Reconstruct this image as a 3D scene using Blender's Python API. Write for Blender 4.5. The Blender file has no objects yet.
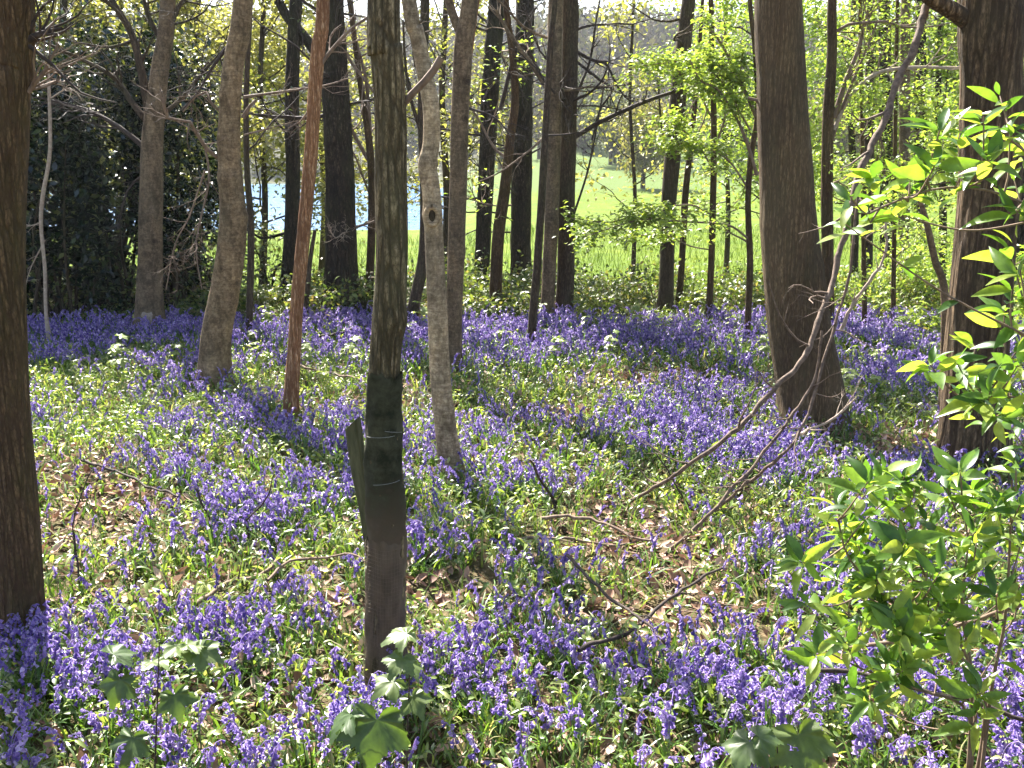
import bpy, math
import numpy as np
from mathutils import Vector

SC = bpy.context.scene
COL = SC.collection
PI = math.pi
rad = math.radians

# ------------------------------------------------------------------ camera
FPX = 950.0
CAM = np.array([0.0, 0.0, 2.6])
PITCH = math.atan(234.0 / FPX)
FWD = np.array([0, math.cos(PITCH), -math.sin(PITCH)])
UPV = np.array([0, math.sin(PITCH), math.cos(PITCH)])
RGT = np.array([1.0, 0, 0])
cd = bpy.data.cameras.new('camera')
cd.sensor_width = 36.0
cd.lens = 36.0 * FPX / 1024.0
cd.clip_start = 0.05
cd.clip_end = 3000
cam = bpy.data.objects.new('camera', cd)
COL.objects.link(cam)
cam.location = CAM
cam.rotation_euler = (PI / 2 - PITCH, 0, 0)
SC.camera = cam

# ------------------------------------------------------------------ terrain
def sstep(a, b, x):
    t = np.clip((x - a) / (b - a), 0, 1)
    return t * t * (3 - 2 * t)

YL = [-60, 0.6, 3.3, 15.6, 18, 24, 60, 68, 74, 152, 162, 200, 250, 360, 700]
ZL = [1.0, 1.0, 0, 0, -.25, -.8, -2.3, -2.9, -3.8, -3.8, -2.4, 5, 16, 37, 40]
YR = [-60, 0.6, 3.3, 15.6, 18, 24, 60, 110, 140, 180, 240, 360, 700]
ZR = [1.0, 1.0, 0, 0, -.2, -.65, -1.4, -.3, 2.0, 8, 19, 37, 40]

def wob(x, y, f, s):
    return (np.sin(x * f + s) * np.cos(y * f * 1.13 + 2.1 * s) + .6 * np.sin(x * f * 1.9 - y * f * 1.3 + s * 3.7)
            + .4 * np.cos(x * f * 3.1 + y * f * 2.7 + s * 1.3)) / 2.0

def H(x, y):
    x = np.asarray(x, float); y = np.asarray(y, float)
    t = sstep(-0.11, 0.03, x / np.maximum(y, 8.0))
    z = np.interp(y, YL, ZL) * (1 - t) + np.interp(y, YR, ZR) * t
    near = 1 - sstep(14, 24, y)
    z = z + near * (0.05 * wob(x, y, .9, 1.0) + .018 * wob(x, y, 3.1, 2.0))
    far = sstep(120, 220, y)
    z = z + far * 3.0 * wob(x, y, .018, .5) + (1 - far) * sstep(22, 60, y) * .12 * wob(x, y, .12, 4)
    return z

def ray(px, py):
    return FWD + (px - 512) / FPX * RGT - (py - 384) / FPX * UPV

def at(px, py, Y):
    d = ray(px, py)
    return CAM + d * (Y / d[1])

def onground(px, py):
    d = ray(px, py)
    t = np.concatenate([np.arange(.5, 25, .05), np.arange(25, 900, .5)])
    for _ in range(3):
        p = CAM + d * t[:, None]
        k = np.nonzero(p[:, 2] <= H(p[:, 0], p[:, 1]))[0]
        if not len(k): return CAM + d * 900
        k = max(1, int(k[0]))
        t = np.linspace(t[k - 1], t[k], 24)
    return CAM + d * t[-1]

def depth(p):
    return float(np.dot(np.asarray(p) - CAM, FWD))

# ------------------------------------------------------------------ mesh helpers
class MB:
    """collects verts / quads / tris (with a material index each) for one mesh"""
    def __init__(self):
        self.v, self.q, self.t, self.qm, self.tm, self.n = [], [], [], [], [], 0

    def add(self, V, Q=None, T=None, m=0):
        V = np.asarray(V, float).reshape(-1, 3)
        if Q is not None and len(Q):
            Q = np.asarray(Q, np.int64).reshape(-1, 4)
            self.q.append(Q + self.n); self.qm.append(np.full(len(Q), m))
        if T is not None and len(T):
            T = np.asarray(T, np.int64).reshape(-1, 3)
            self.t.append(T + self.n); self.tm.append(np.full(len(T), m))
        self.v.append(V); self.n += len(V)
        return self

    def mesh(self, name, mats, origin=(0, 0, 0), smooth=True):
        V = np.concatenate(self.v) - np.asarray(origin, float)
        Q = np.concatenate(self.q) if self.q else np.zeros((0, 4), np.int64)
        T = np.concatenate(self.t) if self.t else np.zeros((0, 3), np.int64)
        mi = np.concatenate((self.qm or [np.zeros(0)]) + (self.tm or [np.zeros(0)])).astype(np.int32)
        me = bpy.data.meshes.new(name)
        me.vertices.add(len(V)); me.vertices.foreach_set('co', V.astype(np.float32).ravel())
        nl = len(Q) * 4 + len(T) * 3
        me.loops.add(nl); me.loops.foreach_set('vertex_index', np.concatenate([Q.ravel(), T.ravel()]).astype(np.int32))
        nf = len(Q) + len(T)
        me.polygons.add(nf)
        st = np.concatenate([np.arange(len(Q)) * 4, len(Q) * 4 + np.arange(len(T)) * 3]).astype(np.int32)
        me.polygons.foreach_set('loop_start', st)
        me.polygons.foreach_set('material_index', mi)
        me.polygons.foreach_set('use_smooth', np.full(nf, smooth))
        for m in mats: me.materials.append(m)
        me.update(calc_edges=True)
        return me

def link(name, me, parent=None, loc=(0, 0, 0)):
    o = bpy.data.objects.new(name, me)
    o.location = loc
    if parent is not None: o.parent = parent
    COL.objects.link(o)
    return o

def tag(o, label, cat, group=None, kind=None):
    if label: o['label'] = label
    if cat: o['category'] = cat
    if group: o['group'] = group
    if kind: o['kind'] = kind
    return o

def thing(name, label, cat, loc, group=None):
    o = bpy.data.objects.new(name, None)
    o.empty_display_size = .2
    COL.objects.link(o)
    o.location = [float(c) for c in loc]
    return tag(o, label, cat, group)

def part(name, mb, mats, parent, smooth=True):
    """mesh of a part, given in world coordinates, under a thing standing at parent.location"""
    if not isinstance(mats, (list, tuple)): mats = [mats]
    org = np.array(parent.location)
    pp = parent.parent
    while pp is not None:
        org = org + np.array(pp.location); pp = pp.parent
    return link(name, mb.mesh(name, mats, org, smooth), parent)

def copy_tree(o, parent=None):
    c = o.copy(); COL.objects.link(c)
    if parent is not None: c.parent = parent
    for ch in list(o.children): copy_tree(ch, c)
    return c

def rotm(yaw, pitch, roll):
    """Rz(yaw) @ Ry(pitch) @ Rx(roll), vectorised"""
    cy, sy, cp, sp, cr, sr = np.cos(yaw), np.sin(yaw), np.cos(pitch), np.sin(pitch), np.cos(roll), np.sin(roll)
    R = np.empty((len(cy), 3, 3))
    R[:, 0, 0] = cy * cp; R[:, 0, 1] = cy * sp * sr - sy * cr; R[:, 0, 2] = cy * sp * cr + sy * sr
    R[:, 1, 0] = sy * cp; R[:, 1, 1] = sy * sp * sr + cy * cr; R[:, 1, 2] = sy * sp * cr - cy * sr
    R[:, 2, 0] = -sp; R[:, 2, 1] = cp * sr; R[:, 2, 2] = cp * cr
    return R

def inst(mb, V, Q, pos, R, scale, T=None, m=0):
    pos = np.asarray(pos); n = len(pos)
    if n == 0: return
    scale = np.asarray(scale, float)
    if scale.ndim == 0: scale = np.full(n, float(scale))
    if scale.ndim == 1: scale = np.repeat(scale[:, None], 3, 1)
    W = np.einsum('nij,nkj->nki', R, V[None] * scale[:, None, :]) + pos[:, None, :]
    off = (np.arange(n) * len(V))[:, None, None]
    QQ = (np.asarray(Q)[None] + off).reshape(-1, 4) if Q is not None and len(Q) else None
    TT = (np.asarray(T)[None] + off).reshape(-1, 3) if T is not None and len(T) else None
    mb.add(W.reshape(-1, 3), QQ, TT, m)

def frames(P):
    P = np.asarray(P, float)
    T = np.gradient(P, axis=0)
    T /= np.linalg.norm(T, axis=1)[:, None] + 1e-9
    ref = np.array([1.0, 0, 0]) if abs(T[0, 0]) < .8 else np.array([0, 1.0, 0])
    A = np.empty_like(P); B = np.empty_like(P)
    a = ref
    for i in range(len(P)):
        a = a - T[i] * np.dot(a, T[i]); a /= np.linalg.norm(a) + 1e-9
        A[i] = a; B[i] = np.cross(T[i], a)
    return T, A, B

def tube(mb, P, R, sides=6, disp=None, cap=False, m=0):
    P = np.asarray(P, float); R = np.asarray(R, float); n = len(P)
    T, A, B = frames(P)
    th = np.arange(sides) * 2 * PI / sides
    rr = np.repeat(R[:, None], sides, 1)
    if disp is not None:
        s = np.concatenate([[0], np.cumsum(np.linalg.norm(np.diff(P, axis=0), axis=1))])
        rr = rr * (1 + disp(th[None, :], s[:, None]))
    V = P[:, None] + rr[..., None] * (np.cos(th)[None, :, None] * A[:, None] + np.sin(th)[None, :, None] * B[:, None])
    i = np.arange(n - 1)[:, None] * sides; j = np.arange(sides)[None]; k = (j + 1) % sides
    Q = np.stack([i + j, i + k, i + sides + k, i + sides + j], -1).reshape(-1, 4)
    V = V.reshape(-1, 3)
    Tt = None
    if cap:
        V = np.concatenate([V, P[-1:] + T[-1:] * R[-1] * .1]); c = len(V) - 1
        b = (n - 1) * sides
        Tt = [(b + q, b + (q + 1) % sides, c) for q in range(sides)]
    mb.add(V, Q, Tt, m)

def smooth_path(P, step):
    """Catmull-Rom through the points"""
    P = np.asarray(P, float)
    if len(P) < 3:
        n = max(2, int(np.linalg.norm((P[-1] - P[0])[:3]) / step) + 1)
        t = np.linspace(0, 1, n)[:, None]
        return P[0] * (1 - t) + P[-1] * t
    E = np.concatenate([[2 * P[0] - P[1]], P, [2 * P[-1] - P[-2]]])
    out = []
    for i in range(1, len(E) - 2):
        p0, p1, p2, p3 = E[i - 1], E[i], E[i + 1], E[i + 2]
        n = max(1, int(np.linalg.norm((p2 - p1)[:3]) / step))
        t = np.arange(n)[:, None] / n
        out.append(.5 * (2 * p1 + (p2 - p0) * t + (2 * p0 - 5 * p1 + 4 * p2 - p3) * t ** 2 + (3 * p1 - p0 - 3 * p2 + p3) * t ** 3))
    out.append(P[-1:])
    return np.concatenate(out)

# ------------------------------------------------------------------ materials
def mat(name):
    m = bpy.data.materials.new(name); m.use_nodes = True
    nt = m.node_tree; nt.nodes.clear()
    return m, nt, nt.nodes.new('ShaderNodeOutputMaterial')

def N(nt, t, **kw):
    n = nt.nodes.new(t)
    for k, v in kw.items():
        if k in n.inputs.keys() if hasattr(n.inputs, 'keys') else False: n.inputs[k].default_value = v
        else: setattr(n, k, v)
    return n

def ramp(nt, fac, stops, interp='LINEAR'):
    r = nt.nodes.new('ShaderNodeValToRGB')
    r.color_ramp.interpolation = interp
    el = r.color_ramp.elements
    while len(el) > 1: el.remove(el[-1])
    el[0].position = stops[0][0]; el[0].color = (*stops[0][1], 1)
    for p, c in stops[1:]:
        e = el.new(p); e.color = (*c, 1)
    nt.links.new(fac, r.inputs['Fac'])
    return r.outputs['Color']

def coords(nt, scale=(1, 1, 1), kind='Object'):
    tc = nt.nodes.new('ShaderNodeTexCoord')
    mp = nt.nodes.new('ShaderNodeMapping'); mp.inputs['Scale'].default_value = scale
    nt.links.new(tc.outputs[kind], mp.inputs['Vector'])
    return mp.outputs['Vector']

def noise(nt, vec, scale, detail=4, rough=.55, dist=0):
    n = nt.nodes.new('ShaderNodeTexNoise')
    n.inputs['Scale'].default_value = scale; n.inputs['Detail'].default_value = detail
    n.inputs['Roughness'].default_value = rough; n.inputs['Distortion'].default_value = dist
    nt.links.new(vec, n.inputs['Vector'])
    return n.outputs['Fac']

def mixc(nt, fac, a, b, mode='MIX'):
    n = nt.nodes.new('ShaderNodeMix'); n.data_type = 'RGBA'; n.blend_type = mode
    for s, i in ((fac, 0), (a, 6), (b, 7)):
        if isinstance(s, (int, float)): n.inputs[i].default_value = s
        elif isinstance(s, tuple): n.inputs[i].default_value = (*s, 1)
        else: nt.links.new(s, n.inputs[i])
    return n.outputs[2]

def math_(nt, op, a, b=None):
    n = nt.nodes.new('ShaderNodeMath'); n.operation = op
    for s, i in ((a, 0), (b, 1)):
        if s is None: continue
        if isinstance(s, (int, float)): n.inputs[i].default_value = s
        else: nt.links.new(s, n.inputs[i])
    return n.outputs[0]

def leaf_mat(name, stops, trans=.45, tcol=None, rough=.4, spec=.5, nscale=None):
    """leaves: random colour for each leaf, gloss on the face, light coming through the blade"""
    m, nt, out = mat(name)
    g = nt.nodes.new('ShaderNodeNewGeometry')
    col = ramp(nt, g.outputs['Random Per Island'], stops)
    if nscale:
        f = noise(nt, coords(nt), nscale, 2)
        col = mixc(nt, .5, col, ramp(nt, f, [(.35, (.6, .6, .6)), (.65, (1.35, 1.3, 1.2))]), 'MULTIPLY')
    p = nt.nodes.new('ShaderNodeBsdfPrincipled')
    nt.links.new(col, p.inputs['Base Color'])
    p.inputs['Roughness'].default_value = rough
    p.inputs['Specular IOR Level'].default_value = spec
    t = nt.nodes.new('ShaderNodeBsdfTranslucent')
    nt.links.new(mixc(nt, 1.0, col, tcol, 'MULTIPLY') if tcol else col, t.inputs['Color'])
    mx = nt.nodes.new('ShaderNodeMixShader'); mx.inputs[0].default_value = trans
    nt.links.new(p.outputs[0], mx.inputs[1]); nt.links.new(t.outputs[0], mx.inputs[2])
    nt.links.new(mx.outputs[0], out.inputs['Surface'])
    return m

def bark_mat(name, dark, mid, light, fiss=26, stretch=.14, bump=.6, moss=0.0, mossc=(.07, .085, .03), rings=0.0, patch=1.6, cell=1.0, warp=.055, iso=False):
    m, nt, out = mat(name)
    vec = coords(nt, (1, 1, stretch))
    nz = nt.nodes.new('ShaderNodeTexNoise'); nz.inputs['Scale'].default_value = 7; nz.inputs['Detail'].default_value = 6; nz.inputs['Roughness'].default_value = .65
    nt.links.new(vec, nz.inputs['Vector'])
    wv = nt.nodes.new('ShaderNodeMixRGB'); wv.blend_type = 'ADD'; wv.inputs[0].default_value = warp
    nt.links.new(vec, wv.inputs[1]); nt.links.new(nz.outputs['Color'], wv.inputs[2])
    vo = nt.nodes.new('ShaderNodeTexVoronoi'); vo.feature = 'DISTANCE_TO_EDGE'; vo.inputs['Scale'].default_value = fiss
    nt.links.new(wv.outputs[0], vo.inputs['Vector'])
    crack = ramp(nt, vo.outputs['Distance'], [(0, (0, 0, 0)), (.07, (.22, .22, .22)), (.2, (.85, .85, .85)), (.45, (1, 1, 1))])
    crack = mixc(nt, 1.0 - cell, crack, (1.0, 1.0, 1.0))
    brk = noise(nt, coords(nt, (1, 1, .45)), 9, 5, .7)
    crack = mixc(nt, ramp(nt, brk, [(.45, (0, 0, 0)), (.70, (.6, .6, .6))]), crack, (.8, .8, .8))
    fine = noise(nt, coords(nt, (1, 1, 1.0 if iso else .3)), 30 if iso else 52, 8, .75)
    body = ramp(nt, fine, [(.38, tuple(c * .62 for c in mid)), (.5, mid), (.60, light)])
    vo2 = nt.nodes.new('ShaderNodeTexVoronoi'); vo2.feature = 'F1'; vo2.inputs['Scale'].default_value = fiss * .55
    nt.links.new(wv.outputs[0], vo2.inputs['Vector'])
    body = mixc(nt, .55 * cell, body, ramp(nt, vo2.outputs['Color'], [(0, (.62, .60, .58)), (.5, (1, 1, 1)), (1, (1.4, 1.36, 1.28))]), 'MULTIPLY')
    vo3 = nt.nodes.new('ShaderNodeTexVoronoi'); vo3.feature = 'DISTANCE_TO_EDGE'; vo3.inputs['Scale'].default_value = fiss * 2.1
    w3 = nt.nodes.new('ShaderNodeMixRGB'); w3.blend_type = 'ADD'; w3.inputs[0].default_value = .05
    nt.links.new(coords(nt, (1, 1, min(.5, stretch * 3))), w3.inputs[1]); nt.links.new(nz.outputs['Color'], w3.inputs[2]); nt.links.new(w3.outputs[0], vo3.inputs['Vector'])
    body = mixc(nt, cell * .8, body, ramp(nt, vo3.outputs['Distance'], [(0, (.38, .36, .34)), (.10, (.8, .8, .8)), (.3, (1.08, 1.08, 1.08))]), 'MULTIPLY')
    col = mixc(nt, crack, mixc(nt, .14, dark, mid), body)  # dark cracks; their contrast also carries furrow shade put into the colour
    big = noise(nt, coords(nt, (1, 1, .5)), patch, 4)
    col = mixc(nt, .7, col, ramp(nt, big, [(.38, (.60, .58, .56)), (.62, (1.4, 1.35, 1.25))]), 'MULTIPLY')
    hgt = math_(nt, 'ADD', math_(nt, 'MULTIPLY', crack, .8), math_(nt, 'MULTIPLY', fine, .45))
    if rings:
        rg = noise(nt, coords(nt, (1.6, 1.6, 15)), 1.3, 5, .65)
        line = ramp(nt, rg, [(.44, (1, 1, 1)), (.5, (0, 0, 0)), (.56, (1, 1, 1))])
        col = mixc(nt, math_(nt, 'MULTIPLY', math_(nt, 'SUBTRACT', 1.0, line), rings), col, dark)
        hgt = math_(nt, 'ADD', hgt, math_(nt, 'MULTIPLY', line, .35))
    if iso:     # branch scars and stains on the smooth barks
        vk = nt.nodes.new('ShaderNodeTexVoronoi'); vk.inputs['Scale'].default_value = 3.2; vk.inputs['Randomness'].default_value = 1.0
        wk = nt.nodes.new('ShaderNodeMixRGB'); wk.blend_type = 'ADD'; wk.inputs[0].default_value = .10
        nt.links.new(coords(nt, (1, 1, 1.5)), wk.inputs[1]); nt.links.new(nz.outputs['Color'], wk.inputs[2]); nt.links.new(wk.outputs[0], vk.inputs['Vector'])
        scar = ramp(nt, vk.outputs['Distance'], [(.10, (1, 1, 1)), (.15, (.35, .35, .35)), (.19, (.7, .7, .7)), (.24, (0, 0, 0))])
        col = mixc(nt, math_(nt, 'MULTIPLY', scar, .75), col, dark)
        st_ = noise(nt, coords(nt, (1.3, 1.3, .5)), 5.5, 8, .75)
        col = mixc(nt, .8, col, ramp(nt, st_, [(.41, (.52, .50, .47)), (.5, (1, 1, 1)), (.60, (1.35, 1.3, 1.22))]), 'MULTIPLY')
    col = mixc(nt, 1.0, col, (1.05, 1.0, .90), 'MULTIPLY')
    if moss:
        mm = noise(nt, coords(nt, (1, 1, .35)), 3.4, 6, .7)
        mk = ramp(nt, mm, [(.46, (0, 0, 0)), (.66, (1, 1, 1))])
        col = mixc(nt, math_(nt, 'MULTIPLY', mk, moss), col, mossc)
    p = nt.nodes.new('ShaderNodeBsdfPrincipled')
    nt.links.new(col, p.inputs['Base Color']); p.inputs['Roughness'].default_value = .9
    p.inputs['Specular IOR Level'].default_value = .2
    b = nt.nodes.new('ShaderNodeBump'); b.inputs['Strength'].default_value = bump; b.inputs['Distance'].default_value = .02
    nt.links.new(hgt, b.inputs['Height']); nt.links.new(b.outputs[0], p.inputs['Normal'])
    nt.links.new(p.outputs[0], out.inputs['Surface'])
    return m

def plain_mat(name, c1, c2, scale=20, rough=.8, bump=.3, stretch=(1, 1, 1)):
    m, nt, out = mat(name)
    f = noise(nt, coords(nt, stretch), scale, 5, .6)
    p = nt.nodes.new('ShaderNodeBsdfPrincipled')
    nt.links.new(ramp(nt, f, [(.3, c1), (.7, c2)]), p.inputs['Base Color'])
    p.inputs['Roughness'].default_value = rough; p.inputs['Specular IOR Level'].default_value = .3
    b = nt.nodes.new('ShaderNodeBump'); b.inputs['Strength'].default_value = bump; b.inputs['Distance'].default_value = .01
    nt.links.new(f, b.inputs['Height']); nt.links.new(b.outputs[0], p.inputs['Normal'])
    nt.links.new(p.outputs[0], out.inputs['Surface'])
    return m

M = {}
M['bark_oak'] = bark_mat('bark_dark_oak', (.010, .008, .006), (.046, .035, .027), (.105, .08, .06), 20, .22, .9, .25)
M['bark_chestnut'] = bark_mat('bark_ridged_chestnut', (.028, .019, .013), (.125, .088, .058), (.235, .175, .12), 18, .05, 1.0, .12)
M['bark_groove'] = bark_mat('bark_deep_grooved', (.030, .023, .013), (.17, .14, .088), (.34, .285, .20), 32, .15, 1.0, .35, (.14, .14, .07))
M['bark_brown'] = bark_mat('bark_brown', (.048, .031, .020), (.115, .078, .048), (.19, .132, .084), 36, .10, 1.0, .3, (.11, .105, .03))
M['bark_red'] = bark_mat('bark_stripped_red', (.13, .060, .032), (.38, .21, .12), (.60, .43, .30), 36, .05, .9)
M['bark_smooth'] = bark_mat('bark_smooth_grey', (.045, .033, .024), (.155, .118, .084), (.22, .172, .125), 9, .5, .4, .3, (.14, .125, .08), .3, cell=.10, iso=True)
M['bark_tan'] = bark_mat('bark_smooth_tan', (.055, .04, .026), (.20, .15, .10), (.29, .23, .16), 9, .5, .4, .25, (.16, .145, .09), .35, cell=.10, iso=True)
M['bark_pale'] = bark_mat('bark_pale', (.10, .072, .046), (.33, .265, .19), (.47, .40, .30), 11, .6, .4, .2, (.22, .2, .13), .45, cell=.12, iso=True)
M['bark_bigsmooth'] = bark_mat('bark_fine_fissured', (.055, .038, .024), (.135, .10, .064), (.195, .15, .10), 34, .05, .7, .35, (.085, .08, .04))
M['bark_dark'] = bark_mat('bark_dark_smooth', (.018, .013, .010), (.07, .053, .041), (.125, .098, .075), 24, .12, .6, .3, cell=.6)  # dark smooth bark, one material for many stems
M['twig'] = plain_mat('twig_brown', (.10, .065, .045), (.24, .17, .12), 30, .8, .4, (1, 1, .3))
M['twig_dark'] = plain_mat('twig_dark', (.025, .018, .015), (.07, .05, .04), 30, .8, .4)
M['twig_pale'] = plain_mat('twig_pale', (.25, .19, .14), (.45, .36, .28), 30, .8, .4)
M['deadwood'] = plain_mat('dead_branch', (.06, .04, .028), (.20, .14, .10), 25, .8, .6)
M['stake'] = plain_mat('weathered_stake', (.045, .05, .022), (.12, .115, .06), 9, .9, .6, (6, 6, .6))
M['cut_wood'] = plain_mat('cut_wood', (.40, .28, .16), (.60, .45, .29), 30, .8, .3)

M['bell'] = leaf_mat('bluebell_petals', [(0, (.09, .055, .30)), (.35, (.24, .155, .48)), (.75, (.44, .32, .65)), (1, (.66, .55, .82))], .45, None, .45, .4)
M['bbleaf'] = leaf_mat('bluebell_leaf', [(0, (.05, .12, .022)), (.6, (.10, .20, .035)), (1, (.17, .27, .05))], .4, (1.25, 1.3, .6), .32, .6)
M['stem'] = leaf_mat('flower_stem', [(0, (.10, .16, .05)), (1, (.13, .15, .09))], .15, None, .5, .4)
M['grass'] = leaf_mat('grass_blade', [(0, (.05, .10, .02)), (.5, (.10, .17, .03)), (.85, (.18, .24, .06)), (1, (.40, .36, .20))], .45, (1.3, 1.3, .55), .4, .5)
M['meadow'] = leaf_mat('meadow_blade', [(0, (.052, .095, .007)), (.6, (.09, .145, .012)), (1, (.14, .18, .02))], .35, None, .5, .3)
M['herb'] = leaf_mat('herb_leaf', [(0, (.08, .14, .03)), (.4, (.16, .24, .05)), (.8, (.28, .35, .09)), (1, (.45, .46, .2))], .45, (1.25, 1.2, .6), .34, .8)
M['litter'] = leaf_mat('dry_leaf', [(0, (.14, .07, .045)), (.4, (.30, .17, .11)), (.8, (.46, .30, .21)), (1, (.6, .45, .36))], .12, None, .6, .35)
M['laurel'] = leaf_mat('laurel_leaf', [(0, (.03, .08, .018)), (.3, (.08, .17, .03)), (.75, (.16, .27, .045)), (1, (.28, .36, .075))], .56, (1.6, 1.5, .6), .33, .6, 40)
M['sycamore'] = leaf_mat('sycamore_leaf', [(0, (.045, .085, .026)), (.6, (.075, .12, .038)), (1, (.11, .155, .045))], .33, (1.5, 1.6, .5), .42, .5, 30)
M['seedling'] = leaf_mat('seedling_leaf', [(0, (.17, .24, .06)), (1, (.36, .42, .14))], .45, (1.2, 1.2, .6), .38, .6)
M['holly'] = leaf_mat('holly_leaf', [(0, (.006, .014, .009)), (.6, (.013, .027, .015)), (1, (.03, .05, .02))], .10, (1.5, 1.6, .5), .2, .6)
M['hollylite'] = leaf_mat('holly_pale_leaf', [(0, (.03, .05, .02)), (.6, (.08, .11, .03)), (1, (.22, .22, .06))], .3, (1.3, 1.3, .5), .3, .6)  # lighter holly leaves, sparkle put into their colour; the ivy uses it too
M['fresh'] = leaf_mat('fresh_leaf', [(0, (.16, .24, .045)), (.6, (.25, .34, .07)), (1, (.36, .42, .11))], .5, (1.25, 1.25, .6), .45, .4)
M['young'] = leaf_mat('opening_leaf', [(0, (.16, .17, .05)), (.6, (.27, .27, .08)), (1, (.40, .37, .14))], .5, (1.2, 1.2, .7), .5, .4)
M['bramble'] = leaf_mat('bramble_leaf', [(0, (.03, .055, .015)), (.4, (.08, .12, .03)), (.8, (.19, .23, .06)), (1, (.24, .17, .09))], .45, (1.3, 1.3, .6), .4, .5)
M['field_leaf'] = leaf_mat('field_tree_leaf', [(0, (.05, .075, .02)), (.6, (.09, .11, .03)), (1, (.14, .15, .05))], .35, None, .6, .2)
M['yellow_leaf'] = leaf_mat('yellow_green_leaf', [(0, (.12, .12, .02)), (.6, (.21, .19, .04)), (1, (.29, .25, .07))], .4, None, .6, .2)
M['far_leaf'] = leaf_mat('far_wood', [(0, (.045, .035, .024)), (.45, (.085, .068, .04)), (.75, (.085, .092, .028)), (1, (.16, .145, .04))], .25, None, .8, .1, .03)

def ground_mat():
    m, nt, out = mat('woodland_floor')
    geo = nt.nodes.new('ShaderNodeNewGeometry')
    sep = nt.nodes.new('ShaderNodeSeparateXYZ'); nt.links.new(geo.outputs['Position'], sep.inputs[0])
    pos = geo.outputs['Position']
    a = noise(nt, pos, 22, 6, .7); b = noise(nt, pos, 1.3, 4)
    soil = ramp(nt, a, [(.3, (.025, .015, .009)), (.5, (.085, .055, .034)), (.7, (.22, .15, .095))])
    soil = mixc(nt, math_(nt, 'MULTIPLY', b, .45), soil, (.07, .10, .03))
    g1 = noise(nt, pos, .5, 8, .7); g2 = noise(nt, pos, 6, 4, .7)
    grass = ramp(nt, g1, [(.3, (.055, .098, .006)), (.5, (.085, .130, .008)), (.7, (.125, .16, .015))])
    grass = mixc(nt, .6, grass, ramp(nt, g2, [(.3, (.75, .75, .7)), (.7, (1.2, 1.2, 1.1))]), 'MULTIPLY')
    # a paler strip of pasture past 85 m, dark wooded soil on the far hillside
    far = ramp(nt, math_(nt, 'DIVIDE', sep.outputs['Y'], 200.0), [(.40, (0, 0, 0)), (.44, (1, 1, 1))])
    grass = mixc(nt, far, grass, (.075, .115, .025))
    wood = ramp(nt, math_(nt, 'DIVIDE', sep.outputs['Y'], 300.0), [(.46, (0, 0, 0)), (.54, (1, 1, 1))])
    grass = mixc(nt, wood, grass, (.06, .06, .035))
    edge = math_(nt, 'ADD', sep.outputs['Y'], math_(nt, 'MULTIPLY', math_(nt, 'SUBTRACT', b, .5), 6.0))
    fac = ramp(nt, math_(nt, 'DIVIDE', edge, 40.0), [(.46, (0, 0, 0)), (.54, (1, 1, 1))])
    col = mixc(nt, fac, soil, grass)
    p = nt.nodes.new('ShaderNodeBsdfPrincipled'); nt.links.new(col, p.inputs['Base Color'])
    p.inputs['Roughness'].default_value = .95; p.inputs['Specular IOR Level'].default_value = .1
    bp = nt.nodes.new('ShaderNodeBump'); bp.inputs['Strength'].default_value = .6; bp.inputs['Distance'].default_value = .03
    nt.links.new(a, bp.inputs['Height']); nt.links.new(bp.outputs[0], p.inputs['Normal'])
    nt.links.new(p.outputs[0], out.inputs['Surface'])
    return m

def axis(dense0, dense1, step, lo, hi, grow=1.12):
    mid = list(np.arange(dense0, dense1 + 1e-6, step))
    s, v = step, dense1
    while v < hi: s *= grow; v += min(s, 9); mid.append(v)
    s, v = step, dense0
    while v > lo: s *= grow; v -= min(s, 9); mid.insert(0, v)
    return np.array(mid)

xs = axis(-11, 11, .16, -420, 420); ys = axis(0, 17, .16, -40, 640)
X, Y = np.meshgrid(xs, ys)
mb = MB()
nx, ny = len(xs), len(ys)
i, j = np.meshgrid(np.arange(nx - 1), np.arange(ny - 1))
b0 = j * nx + i
mb.add(np.stack([X, Y, H(X, Y)], -1).reshape(-1, 3), np.stack([b0, b0 + 1, b0 + nx + 1, b0 + nx], -1).reshape(-1, 4))
o = link('ground', mb.mesh('ground', [ground_mat()])); tag(o, None, None, None, 'structure')

# lake
m, nt, out = mat('lake_water')
p = nt.nodes.new('ShaderNodeBsdfPrincipled')
p.inputs['Base Color'].default_value = (.10, .22, .42, 1); p.inputs['Roughness'].default_value = .15; p.inputs['Specular IOR Level'].default_value = .3
bp = nt.nodes.new('ShaderNodeBump'); bp.inputs['Strength'].default_value = 1.0; bp.inputs['Distance'].default_value = .25
nt.links.new(noise(nt, coords(nt, (1, .45, 1)), 1.1, 5, .6), bp.inputs['Height'])
nt.links.new(bp.outputs[0], p.inputs['Normal']); nt.links.new(p.outputs[0], out.inputs['Surface'])
mb = MB(); gx = np.linspace(-260, 40, 31); gy = np.linspace(58, 172, 12)
X, Y = np.meshgrid(gx, gy); i, j = np.meshgrid(np.arange(30), np.arange(11)); b0 = j * 31 + i
mb.add(np.stack([X, Y, np.full_like(X, -2.75)], -1).reshape(-1, 3), np.stack([b0, b0 + 1, b0 + 32, b0 + 31], -1).reshape(-1, 4))
o = link('lake', mb.mesh('lake', [m])); tag(o, None, None, None, 'structure')

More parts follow.
